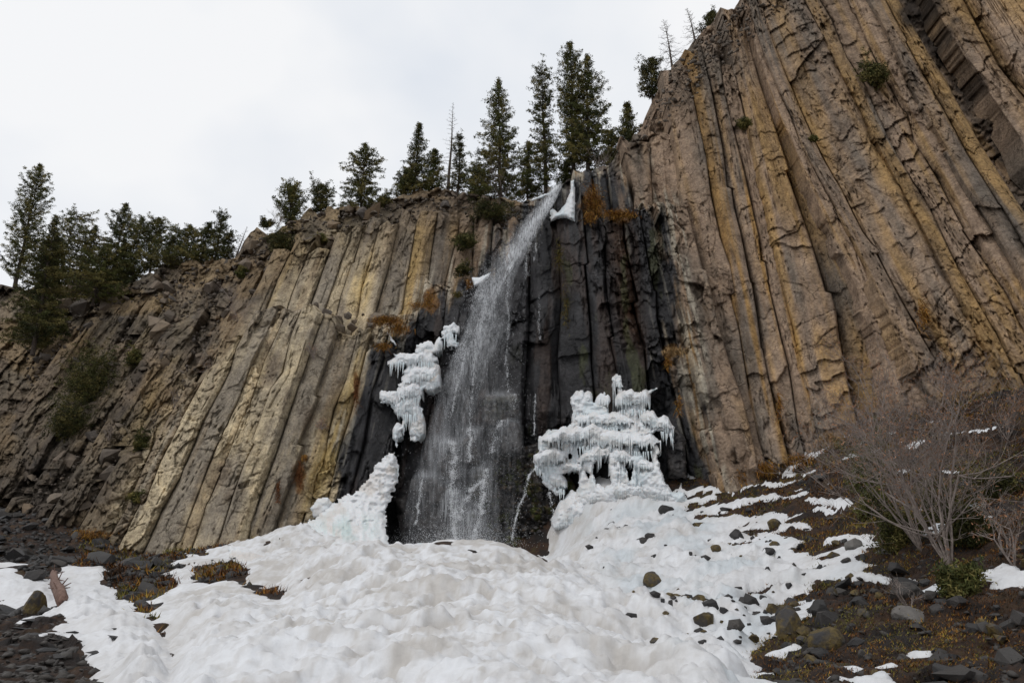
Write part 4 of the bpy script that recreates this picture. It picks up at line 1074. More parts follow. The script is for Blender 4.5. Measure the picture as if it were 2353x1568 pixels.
def drops():
    rs = np.random.RandomState(21)
    octv = np.array([(1, 0, 0), (-1, 0, 0), (0, 1, 0), (0, -1, 0), (0, 0, 1), (0, 0, -1)], float)
    octf = np.array([(0, 2, 4), (2, 1, 4), (1, 3, 4), (3, 0, 4), (2, 0, 5), (1, 2, 5), (3, 1, 5), (0, 3, 5)])
    X, Vv, S, Lk = [], [], [], []
    def put(x, v, s, k): X.append(x); Vv.append(v); S.append(s); Lk.append(k)
    # spray round the main stream
    n = 3200
    v = 430 + rs.beta(1.0, 1.5, n) * 830
    wd = np.interp(v, [418, 500, 640, 800, 1000, 1262], [7, 14, 26, 46, 75, 95])
    x = stream_core(v) + rs.normal(0, 1, n) * wd * .8
    put(x, v, rs.uniform(.003, .008, n), rs.uniform(2, 7, n))
    n = 1800                                      # wind-blown drops beside the free fall
    v = rs.uniform(460, 680, n); x = stream_core(v) - np.abs(rs.normal(0, 34, n)) - 8
    put(x, v, rs.uniform(.005, .012, n), rs.uniform(1, 2.2, n))
    n = 2200                                      # over the whole wet wall
    v = rs.uniform(640, 1260, n); x = np.interp(v, PATH_V, PATH_L) + rs.uniform(0, 1, n) * (np.interp(v, PATH_V, PATH_R) + 30 - np.interp(v, PATH_V, PATH_L))
    put(x, v, rs.uniform(.003, .007, n), rs.uniform(2, 6, n))
    threads = [([(1168, 645), (1165, 690), (1170, 740), (1163, 820), (1168, 900)], 520, 2.2), ([(1093, 780), (1090, 850), (1083, 930), (1080, 990)], 500, 2.0), ([(1072, 800), (1060, 850), (1045, 905), (1038, 960)], 500, 2.5),
               ([(1037, 1015), (1044, 1040), (1040, 1080), (1038, 1130), (1042, 1190), (1046, 1250)], 3000, 6), ([(1080, 985), (1081, 1010), (1077, 1060)], 700, 3.5), ([(1118, 1075), (1112, 1110), (1108, 1160), (1098, 1200), (1085, 1245)], 1700, 5),
               ([(1112, 1100), (1080, 1130), (1060, 1170), (1050, 1200)], 1000, 6), ([(970, 1100), (963, 1150), (955, 1205)], 420, 2.2), ([(1240, 1040), (1245, 1062), (1215, 1090), (1208, 1130), (1190, 1170), (1175, 1240)], 900, 2.0), ([(1260, 1130), (1270, 1160), (1275, 1230)], 300, 2),
               ([(1184, 905), (1180, 940)], 200, 4), ([(1232, 520), (1228, 600)], 220, 2.0), ([(1215, 545), (1212, 600), (1210, 640)], 260, 3), ([(1240, 680), (1238, 730), (1240, 780)], 130, 1.6), ([(1160, 965), (1140, 985), (1130, 1040)], 400, 5), ([(1230, 905), (1228, 1000)], 160, 1.5),
               ([(1100, 640), (1085, 720), (1065, 790), (1050, 830)], 900, 9), ]
    for pl, n, sp in threads:
        p = np.array(pl, float); L = np.r_[0, np.cumsum(np.hypot(*np.diff(p, axis=0).T))]
        t = rs.uniform(0, L[-1], n * 2)
        t = t[rs.rand(n * 2) < .25 + .75 * sstep(.25, .75, fbm(t / 9., t * 0 + n, 3, 6))]; n = len(t)
        v = np.interp(t, L, p[:, 1]); x = np.interp(t, L, p[:, 0]) + rs.standard_t(2.5, n) * sp * .7 + (fbm(v / 14., v * 0, 2, 5) - .5) * sp * 2.2
        put(x, v + rs.normal(0, 1.0, n), rs.uniform(.0035, .0095, n), rs.uniform(2, 6, n))
    n = 3500                                      # splash where it lands
    x = 1045 + rs.normal(0, 75, n); v = 1258 - np.abs(rs.normal(0, 26, n))
    put(x, v, rs.uniform(.006, .014, n), rs.uniform(1, 1.6, n))
    x, v, s, k = map(np.concatenate, (X, Vv, S, Lk))
    Y = D_LOW(x, v) - 1.2 - np.abs(rs.normal(0, .5, len(x))) - 1.15 * sstep(890, 1000, v)
    P = at(x, v, Y)
    sc3 = np.stack([s, s, s * k], -1)
    V = P[:, None] + octv[None] * sc3[:, None]
    F = (np.arange(len(x)) * 6)[:, None, None] + octf[None]
    obj('spray', mk_mesh('spray', V, F.reshape(-1, 3), M_DROP), fall, kind='stuff')
drops()

# ------------------------------------------------------------------ trees and shrubs
def leaf_material(name, rough=.8):
    m, nt, n, l, bs = new_mat(name)
    a = n.new('ShaderNodeAttribute'); a.attribute_name = 'col'
    l.new(a.outputs['Color'], bs.inputs['Base Color'])
    bs.inputs['Roughness'].default_value = rough; bs.inputs['Specular IOR Level'].default_value = .2
    return m
M_NEEDLE = leaf_material('needles'); M_GRASS = leaf_material('dry_grass', .9)
def bark_material(name, c0, c1):
    m, nt, n, l, bs = new_mat(name)
    l.new(ramp(n, l, noise(n, l, 9, 5, .6), [(.35, c0), (.65, c1)]), bs.inputs['Base Color'])
    bs.inputs['Roughness'].default_value = .95
    return m
M_BARK = bark_material('conifer_bark', (.030, .022, .017), (.075, .056, .042))
M_GREYBARK = bark_material('grey_bark', (.14, .112, .098), (.29, .24, .21))
M_DEADBARK = bark_material('dead_bark', (.055, .042, .034), (.12, .095, .078))
GREENS = np.array([(.036, .042, .013), (.068, .070, .020), (.108, .096, .030), (.054, .058, .015), (.140, .118, .038)])

def leaves(cent, size, rs, cols, n_per, spread, flat=.8):
    """triangular sprays round a cloud of points"""
    c = np.repeat(cent, n_per, 0); s = np.repeat(np.broadcast_to(size, (len(cent),)), n_per)
    k = len(c)
    c = c + rs.normal(0, 1, (k, 3)) * (np.repeat(np.broadcast_to(spread, (len(cent),)), n_per))[:, None] * np.array([1, 1, flat])
    a = rs.normal(0, 1, (k, 3)); a /= np.linalg.norm(a, axis=1)[:, None]
    b = np.cross(a, rs.normal(0, 1, (k, 3))); b /= np.linalg.norm(b, axis=1)[:, None] + 1e-9
    s = s * rs.uniform(.6, 1.3, k)
    V = np.stack([c - a * s[:, None] * .65, c + a * s[:, None] * .5 + b * s[:, None] * .20, c + a * s[:, None] * .5 - b * s[:, None] * .20], 1)
    col = np.repeat(cols, n_per, 0) * rs.uniform(.75, 1.25, (k, 1))
    C = np.concatenate([col, np.ones((k, 1))], 1)
    return V.reshape(-1, 3), np.repeat(C, 3, 0)

def height_for(p, vtop):
    lo, hi = .1, 40.0
    for _ in range(40):
        m_ = (lo + hi) / 2
        _, v = project(np.array([p[0], p[1], p[2] + m_]))
        if v > vtop: lo = m_
        else: hi = m_
    return (lo + hi) / 2

PROF = {'spire': lambda f: (1 - f) ** .85 * (.35 + .65 * min(1, f * 6 + .4)), 'dense': lambda f: (1 - f ** 1.8) ** .8 * (.78 + .22 * math.sin(f * 11)), 'open': lambda f: (math.sin(math.pi * min(1, f * .8 + .2)) ** .5) * (1 if f < .88 else (1 - f) * 8.3),
        'thin': lambda f: .5 + .5 * (1 - f), 'dead': lambda f: (1 - f) ** .7 * .9 + .08}

def conifer(name, x, vb, vt, hw, kind, seed, label, Y=None, green=1.0, lean=0.0, clear=.06, group=None):
    rs = np.random.RandomState(seed); r = random.Random(seed)
    Y = float(D_BACK(x, float(poly_y(SKY, x)))) + 1.2 if Y is None else Y
    p = at(x, vb, Y); H = height_for(p, vt); R = {'open': 1.2, 'thin': 1.4, 'dead': 1.1, 'spire': 1.62}.get(kind, 1.38) * hw * (p[1] * CP + (p[2] - CAMZ) * SP) / FPX
    root = obj(name, None, label=label, cat='tree', group=group)
    root.location = tuple(p); root['local'] = 1
    dead = kind == 'dead'
    bend = np.array([r.uniform(-.03, .03) + lean, r.uniform(-.03, .03)])
    axis = lambda h: np.array([bend[0] * h + .04 * math.sin(h * .9 + seed), bend[1] * h, h])
    T = Tri()
    hs = np.linspace(-.6, H, 12)
    r0 = .012 * H + .045
    T.tube([axis(h) for h in hs], [r0 * max(.06, 1 - max(0, h) / H) for h in hs], 7)
    TB = Tri()
    nb = int((30 if dead else 55) + H * (7 if dead else 13))
    cents, cols, sizes = [], [], []
    lop = [r.uniform(.75, 1.15) for _ in range(8)]
    for k in range(nb):
        f = clear + (1 - clear) * ((k + r.random()) / nb)
        h = H * f; az = k * 2.399 + r.uniform(-.5, .5)
        L = R * PROF[kind](f) * r.uniform(.55, 1.18) * lop[int((az % 6.283) / .7854) % 8]
        if r.random() < .08: L *= 1.25
        if r.random() < .12: L *= .5
        if L < .08: L = .08
        dz = (-.22 if f < .6 else .15) + r.uniform(-.15, .2)
        if kind == 'open': dz = .35 + .5 * f
        b0 = axis(h); dr = np.array([math.cos(az), math.sin(az), 0])
        ts = np.linspace(0, 1, 5)
        pts = b0 + dr * L * ts[:, None] + np.array([0, 0, 1]) * (L * (dz * ts + .22 * ts ** 2))[:, None]
        pts[1:] += rs.normal(0, .03 * L + .01, (4, 3))
        TB.tube(pts, np.linspace(.012 + .010 * L, .006, 5), 3)
        if dead:
            for q in range(r.randint(3, 6)):
                i = r.uniform(.25, .95); b = pts[0] + (pts[-1] - pts[0]) * i
                e_ = b + np.array([r.uniform(-1, 1), r.uniform(-1, 1), r.uniform(-.3, .9)]) * L * .3
                TB.tube([b, (b + e_) / 2 + rs.normal(0, .02, 3), e_], [.007, .006, .004], 3)
            continue
        m_ = max(2, int(L / .17))
        cb = GREENS[rs.randint(5)] * green * rs.uniform(.75, 1.2)
        for q in range(m_):
            t_ = .22 + .78 * (q + rs.rand()) / m_
            if rs.rand() < (.35 if kind == 'thin' else .12): continue
            c = np.array([np.interp(t_, ts, pts[:, a]) for a in range(3)])
            cents.append(c + rs.normal(0, .05 + .05 * L * (1.1 - t_), 3)); cols.append(cb * (1.0 + .25 * (t_ - .5))); sizes.append(.165 * rs.uniform(.7, 1.2))
    tk = obj('trunk', T.mesh('trunk', M_DEADBARK if dead else M_BARK), root)
    obj('branches', TB.mesh('branches', M_DEADBARK if dead else M_BARK), tk)
    if cents:
        V, C = leaves(np.array(cents), np.array(sizes), rs, np.array(cols), 17, np.clip(.10 + 0 * np.array(sizes), .05, .2), .6)
        obj('crown', mk_mesh('crown', V, np.arange(len(V)).reshape(-1, 3), M_NEEDLE, C), root)
    return root

G_RIM = 'conifers along the cliff rim'
TREES = [
    (34, 660, 378, 38, 'open', 'dark conifer at the far left edge rising high above its neighbours'), (78, 800, 500, 62, 'dense', 'broad leaning pine crowding the far left edge below the tallest one'), (128, 660, 490, 56, 'thin', 'ragged pine with bare dead twigs at its top near the left edge'),
    (185, 675, 520, 62, 'dense', 'squat bushy conifer left of the twin broad conifers'), (248, 672, 470, 66, 'dense', 'broad dark conifer, tallest of the left rim clump'), (300, 658, 497, 42, 'dense', 'narrow conifer at the right side of the left rim clump'),
    (215, 690, 560, 70, 'dense', 'low broad conifer spilling over the rim in front of the left clump'), (392, 625, 545, 40, 'dense', 'short bushy conifer between the slim one and the low bushy one'), (100, 690, 540, 60, 'dense', 'dark bushy conifer spilling down the slope near the left edge'), (275, 672, 560, 44, 'dense', 'small rounded conifer in front of the right side of the left clump'),
    (342, 632, 500, 34, 'open', 'slim conifer on a bare trunk standing apart on the left rim'), (425, 614, 520, 56, 'dense', 'low bushy conifer on the left rim beside the thin leaning one'), (462, 606, 512, 34, 'dense', 'small rounded conifer touching the low bushy one'), (494, 604, 488, 24, 'thin', 'thin sparse conifer leaning over the low bushy one'),
    (518, 598, 535, 20, 'thin', 'tiny sparse conifer right of the thin leaning one'), (662, 520, 430, 38, 'open', 'open crowned young pine on the rocky shoulder'), (736, 495, 428, 28, 'open', 'small round topped conifer left of the tall dense one'),
    (828, 505, 330, 62, 'dense', 'tall dense round shouldered conifer halfway along the left rim'), (952, 450, 284, 34, 'spire', 'slim spire conifer left of the dead bare spire'), (930, 452, 395, 34, 'dense', 'bushy conifer at the foot of the slim spire'), (992, 446, 345, 34, 'dense', 'low bushy conifer in front of the dead bare spire'),
    (1052, 442, 308, 20, 'thin', 'thin half bare conifer right of the dead spire'), (1098, 455, 385, 36, 'thin', 'low scraggly conifer left of the big pyramid conifer'), (1150, 468, 185, 64, 'spire', 'big full pyramid conifer left of the waterfall lip'),
    (1212, 462, 330, 34, 'dense', 'shorter dark conifer right against the big pyramid conifer'), (1256, 448, 155, 36, 'thin', 'tall sparse conifer with its dark trunk showing above the lip'), (1352, 398, 122, 66, 'spire', 'tallest broad conifer right above the waterfall lip'), (1318, 398, 98, 36, 'open', 'round topped conifer rising behind the tallest broad one'),
    (1300, 428, 372, 26, 'dense', 'small dark conifer beside the lip of the fall'), (1408, 386, 300, 26, 'thin', 'small thin conifer against the left edge of the tan cliff'), (1446, 335, 238, 26, 'spire', 'small pointed conifer where the tan cliff rim starts to climb'),
    (1500, 232, 135, 26, 'open', 'small tufted conifer clinging to the steep tan rim'), (1640, 75, 30, 34, 'dense', 'dark low conifer on the tan rim at the top of the picture')]
for i, (x, vb, vt, hw, kind, lab) in enumerate(TREES):
    conifer('conifer_tree', x, vb, vt, hw, kind, 4000 + i, lab, group=G_RIM, green=random.Random(i).uniform(.75, 1.35), lean=random.Random(i + 50).uniform(-.04, .05), Y={1: 60.0, 6: 66.0, 8: 62.0}.get(i))
for i, (x, vb, vt, hw, ln, lab) in enumerate([(1030, 445, 238, 27, .02, 'bare dead spire conifer standing between green ones'), (542, 594, 520, 14, .18, 'tiny dead leaning snag on the left rim'), (1546, 158, 48, 46, -.1, 'bare twiggy dead conifer on the steep tan rim'), (1598, 98, 20, 30, -.12, 'bare dead conifer higher up the tan rim')]):
    conifer('dead_tree', x, vb, vt, hw, 'dead', 4100 + i, lab, group='dead conifers along the cliff rim', lean=ln)

def bush(name, p, w, h, seed, label, green=1.0, n=60, group=None, cat='shrub', tilt=0.0, leaf=.14):
    """evergreen bush: short stems and ragged sprays of leaves"""
    rs = np.random.RandomState(seed)
    root = obj(name, None, label=label, cat=cat, group=group); root.location = tuple(p); root['local'] = 1
    T = Tri(); cents, cols = [], []
    lob = rs.uniform(.45, 1.25, (7, 3))
    for k in range(n):
        az = rs.uniform(0, 6.28); el = rs.uniform(.05, 1.0)
        lb = lob[int(az / .9) % 7, int(el * 2.99)]
        d = np.array([math.cos(az) * w / 2 * math.sqrt(1 - el * el * .8), math.sin(az) * w / 2 * math.sqrt(1 - el * el * .8), h * el]) * rs.uniform(.6, 1.08) * lb
        d[0] += tilt * d[2]
        mid = d * .5 + rs.normal(0, .05 * w, 3)
        if k % 3 == 0: T.tube([np.zeros(3), mid, d], [.02 + .008 * h, .012, .005], 4)
        cb = GREENS[rs.randint(5)] * green * rs.uniform(.7, 1.3)
        for q in range(7):
            t_ = rs.uniform(.45, 1.02)
            c = (mid * 2 * t_ * (1 - t_) + d * t_ * t_ + 2 * t_ * (1 - t_) * 0) if False else d * t_ + (mid - d * .5) * (4 * t_ * (1 - t_))
            cents.append(c + rs.normal(0, .035 * (w + h), 3)); cols.append(cb)
    obj('stem', T.mesh('stem', M_BARK), root)
    V, C = leaves(np.array(cents), leaf, rs, np.array(cols), 12, .05 + .015 * w, .7)
    obj('foliage', mk_mesh('foliage', V, np.arange(len(V)).reshape(-1, 3), M_NEEDLE, C), root)
    return root

def px_m(p): return (p[1] * CP + (p[2] - CAMZ) * SP) / FPX
for i, (x, v, w, h, Dp, lf, gr, lab) in enumerate([
    (645, 575, 75, 75, D_BACK, .9, .7, 'dark round bush below the young pine on the rocky shoulder'), (740, 555, 30, 24, D_BACK, .9, 1.3, 'small yellow green bush on the rim rocks'), (1070, 565, 62, 44, D_UP, 1.0, .9, 'green bush growing from the alcove wall left of the upper fall'),
    (1064, 628, 46, 36, D_UP, 1.0, .8, 'lower small bush in the alcove left of the upper fall'), (1130, 505, 105, 55, D_BACK, 1.5, .75, 'wide dark shrub hanging over the rim below the big pyramid conifer'), (312, 838, 62, 52, D_BACK, 1.0, .95, 'round dark juniper in the middle of the left slope'),
    (205, 920, 120, 165, D_BACK, 1.4, .85, 'large dark juniper on the left slope'), (160, 1000, 120, 110, D_BACK, 1.4, .75, 'spreading juniper just below the large one on the left slope'), (325, 1030, 46, 46, D_BACK, 1.2, .9, 'small juniper beside the foot of the left columns'), (318, 1150, 40, 34, D_BACK, 1.6, 1.2, 'little olive bush near the foot of the left slope'),
    (75, 790, 90, 150, D_BACK, 2.5, 1.0, 'tall green bush at the left edge under the rim pines'), (128, 760, 56, 36, D_BACK, 1.6, 1.0, 'small bush beside the left edge on the upper slope'), (2014, 188, 60, 72, D_RIGHT, .4, 1.0, 'oval green bush high on the tan cliff'),
    (1712, 288, 34, 22, D_RIGHT, .5, 1.35, 'small mossy cushion plant on the tan cliff'), (1868, 322, 20, 12, D_RIGHT, .5, 1.2, 'tiny plant in a crack of the tan cliff'), (555, 635, 26, 36, D_BACK, 1.0, 1.1, 'little upright bush on the broken left rim'), (880, 470, 40, 40, D_BACK, .5, .9, 'low bush at the foot of the tall dense rim conifer'),
    (612, 520, 40, 26, D_BACK, -1.0, .9, 'sprawling branch of green beside the pointed rim rock')]):
    p = at(x, v, float(Dp(x, v)) - lf)
    k = px_m(p)
    bush('cliff_shrub', p, w * k, h * k, 5000 + i, lab, gr, n=int(24 + w * h / 90), group='green shrubs on the cliffs')

def bare_shrub(name, p, h, spread, seed, label, stems=5, depth=5, leaf=0, mat=None, lean=(0, 0), r0=.035, lcol=(.30, .15, .08), group=None):
    rs = np.random.RandomState(seed)
    root = obj(name, None, label=label, cat='shrub', group=group); root.location = tuple(p); root['local'] = 1
    T = Tri(); tips = []
    def grow(b, d, L, r_, k):
        n_ = 4
        pts = [b]; dd = d.copy()
        for _ in range(n_ - 1):
            dd = dd + rs.normal(0, .13, 3) + np.array([0, 0, .05]); dd /= np.linalg.norm(dd)
            pts.append(pts[-1] + dd * L / (n_ - 1))
        T.tube(pts, np.linspace(r_, r_ * .62, n_), 5 if k >= depth - 1 else 3)
        if k <= 1: tips.append(pts[-1]); tips.append(pts[2])
        if k == 0: return
        for _ in range(rs.randint(2, 4) + (1 if k < 3 else 0)):
            i = rs.randint(1, n_); nd = dd * .8 + rs.normal(0, .42, 3) + np.array([0, 0, .12]); nd /= np.linalg.norm(nd)
            grow(pts[i], nd, L * rs.uniform(.55, .8), max(.0035, r_ * .55), k - 1)
    for s_ in range(stems):
        az = rs.uniform(0, 6.28); d = np.array([math.cos(az) * spread + lean[0], math.sin(az) * spread * .7 + lean[1], 1.0]); d /= np.linalg.norm(d)
        grow(np.array([math.cos(az) * .3, math.sin(az) * .3, -.9]) * .03, d, h * rs.uniform(.32, .42), r0 * rs.uniform(.7, 1.1), depth)
    obj('branches', T.mesh('branches', mat or M_GREYBARK), root)
    if leaf:
        t_ = np.array(tips); t_ = t_[rs.rand(len(t_)) < leaf * .28]
        cols = np.array(lcol) * rs.uniform(.6, 1.4, (len(t_), 1))
        V, C = leaves(t_, .055, rs, cols, 3, .05)
        obj('leaves', mk_mesh('leaves', V, np.arange(len(V)).reshape(-1, 3), M_NEEDLE, C), root)
    return root

# bare brush on the cliffs
for i, (x, v, hpx, Dp, lf, leaf, lab) in enumerate([(1380, 392, 72, D_TIER, -.8, 0, 'fan of bare twigs in front of the tallest conifer at the lip'), (560, 760, 95, D_BACK, 2.2, .5, 'grey brown bare brush on the ledge above the left columns'), (530, 690, 70, D_BACK, 1.4, 0, 'bare grey brush higher on the broken left slope'),
                                            (490, 868, 70, D_BACK, 1.8, .6, 'rusty bare bush left of the upper end of the left columns'), (722, 825, 55, D_LOW, 1.0, .4, 'small rusty bush halfway up the left columns'), (400, 935, 80, D_BACK, 2.4, 0, 'pale bare bush left of the left columns'), (250, 1010, 50, D_BACK, 1.8, 0, 'bare bush beside the large juniper'), (740, 985, 30, D_LOW, .9, .6, 'tiny rusty bush between the wet streaked columns'),
                                            (1150, 470, 130, D_BACK, -.3, .3, 'bare reddish sapling in front of the big pyramid conifer'), (640, 520, 60, D_BACK, .4, 0, 'bare crooked sapling beside the young pine on the shoulder')]):
    p = at(x, v, float(Dp(x, v)) - lf)
    bare_shrub('bare_bush', p, hpx * px_m(p) * 1.05, .75, 5200 + i, lab, 6, 3, leaf, M_GREYBARK, r0=.02, group='bare bushes on the cliffs')

# right-hand slope: big bare shrubs with russet leaves, evergreen bushes behind
for i, (x, v, vt, w, st, dp, leaf, r0, ln, lab) in enumerate([(2185, 1305, 740, .15, 9, 5, .5, .035, (-.10, .1), 'largest bare grey shrub with russet leaf tips on the right slope'), (2120, 1268, 780, .16, 7, 5, .5, .028, (-.12, .1), 'bare shrub with russet leaves just left of the largest one'),
                                              (2010, 1015, 700, .5, 5, 5, .9, .03, (0, 0), 'rusty twiggy shrub against the foot of the tan cliff'), (2330, 1300, 1090, .5, 4, 4, .5, .02, (-.2, 0), 'russet leaved shrub at the right edge of the slope'), (2315, 1010, 880, .6, 5, 4, .7, .02, (0, 0), 'low rusty brush under the cliff at the right edge'),
                                              (2090, 1400, 1290, .7, 3, 3, 0, .015, (0, 0), 'small bare twiggy bush on the mossy bank'), (2200, 960, 780, .5, 4, 5, .8, .025, (0, 0), 'rusty shrub before the dark slabs at the cliff foot')]):
    p = on_ground(x, v); H = height_for(p, vt)
    bare_shrub('bare_shrub', p, H * 1.0, w, 5300 + i, lab, st, dp, leaf, M_GREYBARK, ln, r0, group='bare shrubs on the right slope')
for i, (x, v, w, h, gr, lab) in enumerate([(2000, 1120, 130, 150, 1.2, 'olive green juniper behind the bare shrubs'), (2070, 1265, 130, 120, .9, 'dark green bush at the foot of the bare shrubs'), (2010, 1180, 90, 60, 1.1, 'low spreading juniper left of the bare shrubs'), (2225, 1250, 130, 150, .7, 'dark evergreen right behind the largest bare shrub'),
                                   (2285, 1150, 150, 130, .8, 'bluish green young pine at the right edge'), (2215, 1370, 110, 80, 1.1, 'small olive evergreen on the mossy bank'), (2175, 1190, 100, 90, .8, 'deep green bush in the middle of the bare shrubs')]):
    p = on_ground(x, v); k = px_m(p)
    bush('evergreen_bush', p, w * k, h * k, 5400 + i, lab, gr, n=110, group='evergreen bushes on the right slope', leaf=.09)

# ------------------------------------------------------------------ boulders and stones on the ground
def Z7(a, b): return ((1800 + a / 2.151) * .8131, (1250 + b / 2.151) * .8131)
BIG = [(950, 1190, 175, 210, 'm', 1.0, 'tall pointed dark boulder with olive moss at its foot'), (1180, 1275, 215, 190, 'm', .9, 'wide black boulder with wet streaks right of the tall pointed one'), (1695, 1130, 205, 170, 'p', .85, 'pale grey rounded boulder on the mossy bank'),
       (1680, 950, 210, 130, 'd', .7, 'dark slanting boulder with snow at both ends above the pale one'), (1140, 1060, 115, 120, 'd', .9, 'grey boulder glazed with ice above the wide black one'), (1865, 1060, 120, 90, 'd', .8, 'dark boulder touching the pale grey boulder'), (1135, 1330, 190, 90, 'd', .7, 'low black boulder cut by the lower edge of the picture'),
       (190, 420, 100, 60, 'd', .7, 'dark boulder in the snow nearest the frozen cascade'), (850, 515, 90, 64, 'm', .8, 'brown topped boulder where the snow streaks begin'), (612, 580, 92, 72, 'd', .8, 'square dark boulder in the middle of the snowy slope'), (485, 660, 68, 54, 'm', .8, 'brown boulder below the square dark one'),
       (85, 590, 66, 64, 'd', .9, 'upper of two touching dark boulders on the white slope'), (35, 625, 80, 60, 'd', .8, 'lower of two touching dark boulders on the white slope'), (1335, 645, 100, 90, 'p', .8, 'grey boulder among rusty moss left of the bare shrubs'), (1125, 235, 135, 62, 'd', .6, 'black slab boulder at the foot of the tan cliff'),
       (2070, 1170, 110, 90, 'd', .8, 'dark boulder ringed with snow at the right edge'), (100, 880, 120, 110, 'm', .8, 'brown rock sticking out of the ice near the mound'), (780, 1000, 62, 90, 'd', 1.0, 'leaning dark stone left of the tall pointed boulder'), (865, 1065, 52, 56, 'd', .9, 'small dark stone against the tall pointed boulder'),
       (1320, 1160, 72, 72, 'd', .9, 'dark stone between the wide black boulder and the moss'), (1385, 1320, 64, 70, 'd', .9, 'dark stone at the lower edge below the moss'), (1540, 690, 130, 80, 's', .7, 'snow dusted grey boulder left of the bare shrub stems'), (815, 670, 76, 48, 'd', .7, 'flat dark boulder on the lower snow streaks'), (435, 1310, 90, 44, 'd', .6, 'flat black stone at the lower edge of the snow')]
MATS = {'m': M_MOSSSTONE, 'd': M_DARKSTONE, 'p': M_PALESTONE, 's': M_PALESTONE}
def set_stone(name, a, b, w, h, mk, seed, label, group, fl=.8, zoom=True, cat='boulder', mesh=None):
    x, v = Z7(a, b) if zoom else (a, b)
    s_ = .8131 / 2.151 if zoom else 1.0
    p = on_ground(x, v); k = px_m(p)
    r = random.Random(seed)
    o = obj(name, mesh or boulder_mesh(name, seed, MATS[mk], 1.0), label=label, cat=cat, group=group)
    W, Hh = w * s_ * k, h * s_ * k
    if cat == 'stone': q_ = r.uniform(.6, 1.3); W *= q_; Hh *= q_
    p = p + np.array([0, W * .35, Hh * .24])
    place(o, p, W * 1.02, W * r.uniform(.8, 1.1), Hh * 1.15, (r.uniform(-.15, .15), r.uniform(-.2, .2), r.uniform(0, 6)))
    return o
for i, (a, b, w, h, mk, fl, lab) in enumerate(BIG):
    set_stone('boulder', a, b, w, h, mk, 6000 + i, lab, 'boulders on the right slope', fl)
SMALL = [(915, 1250, 65, 42), (120, 1225, 60, 46), (405, 1225, 82, 52), (1015, 815, 56, 40), (720, 872, 46, 36), (210, 1010, 30, 62), (870, 705, 52, 34), (635, 698, 36, 32), (400, 428, 52, 30), (480, 455, 52, 28), (385, 515, 92, 42), (555, 420, 112, 48), (700, 420, 80, 46), (755, 450, 46, 46), (108, 698, 40, 30),
         (575, 695, 26, 26), (665, 610, 40, 30), (800, 780, 30, 30), (1120, 765, 32, 24), (960, 760, 30, 44), (930, 895, 36, 50), (620, 890, 40, 24), (705, 1170, 36, 28), (790, 1185, 24, 26), (840, 1195, 36, 24), (760, 1050, 32, 26), (245, 935, 24, 16), (155, 975, 36, 30), (125, 1035, 34, 16), (330, 690, 24, 40),
         (1035, 535, 62, 44), (910, 590, 52, 50), (1060, 590, 60, 44), (1010, 650, 70, 40), (1165, 635, 44, 38), (950, 660, 52, 30), (1270, 610, 40, 34), (1215, 690, 110, 50), (1280, 740, 70, 60), (1400, 720, 50, 50), (1300, 830, 70, 66), (1250, 930, 70, 50), (1380, 1000, 80, 60), (1390, 1070, 70, 60), (1490, 980, 60, 40),
         (1620, 1010, 60, 50), (1560, 810, 80, 60), (1780, 1180, 44, 50), (1470, 1140, 50, 40), (1910, 1110, 60, 56), (2150, 1250, 80, 60), (1850, 1300, 70, 50), (1600, 1290, 90, 60), (2200, 1070, 60, 40), (2010, 270, 90, 54), (1990, 120, 80, 60), (2100, 60, 60, 40), (1240, 270, 60, 40), (1420, 230, 50, 40), (1010, 260, 50, 40), (900, 390, 60, 34)]
SM = [rock_mesh('stone', 6200 + i, [M_DARKSTONE, M_MOSSSTONE, M_DARKSTONE][i % 3], 17, 1.0) for i in range(9)]
SHORT = ['tall pointed mossy boulder', 'wide black boulder', 'pale grey rounded boulder', 'dark slanting boulder', 'ice glazed boulder', 'dark boulder touching the pale one', 'low black boulder at the lower edge',
         'boulder nearest the frozen cascade', 'brown topped boulder', 'square dark boulder', 'brown boulder below the square one', 'two touching boulders', 'two touching boulders', 'grey boulder in rusty moss', 'black slab at the cliff foot',
         'snow ringed boulder at the right edge', 'brown rock near the mound', 'leaning dark stone', 'stone against the tall pointed boulder', 'stone beside the wide black boulder', 'stone at the lower edge below the moss', 'snow dusted grey boulder', 'flat dark boulder', 'flat black stone at the lower edge']
ORD = ['closest', 'second closest', 'third closest', 'fourth closest', 'fifth closest', 'sixth closest', 'seventh closest', 'eighth closest']
used = {}
lab_small = [None] * len(SMALL)
pairs = []
for i, (a, b, w, h) in enumerate(SMALL):
    d, j = min((math.hypot(a - q[0], b - q[1]), j) for j, q in enumerate(BIG))
    dx, dy = a - BIG[j][0], b - BIG[j][1]
    wd = ('right of' if dx > 0 else 'left of') if abs(dx) > abs(dy) else ('below' if dy > 0 else 'above')
    pairs.append((d, i, f'{wd} the {SHORT[j]}'))
for d, i, ph in sorted(pairs):
    k = used.get(ph, 0); used[ph] = k + 1
    lab_small[i] = f'small dark stone {ORD[k]} {ph}' if sum(q[2] == ph for q in pairs) > 1 else f'small dark stone {ph}'
for i, (a, b, w, h) in enumerate(SMALL):
    set_stone('stone', a, b, w, h, 'd', 6300 + i, lab_small[i], 'small stones on the right slope', mesh=SM[i % 9], cat='stone')
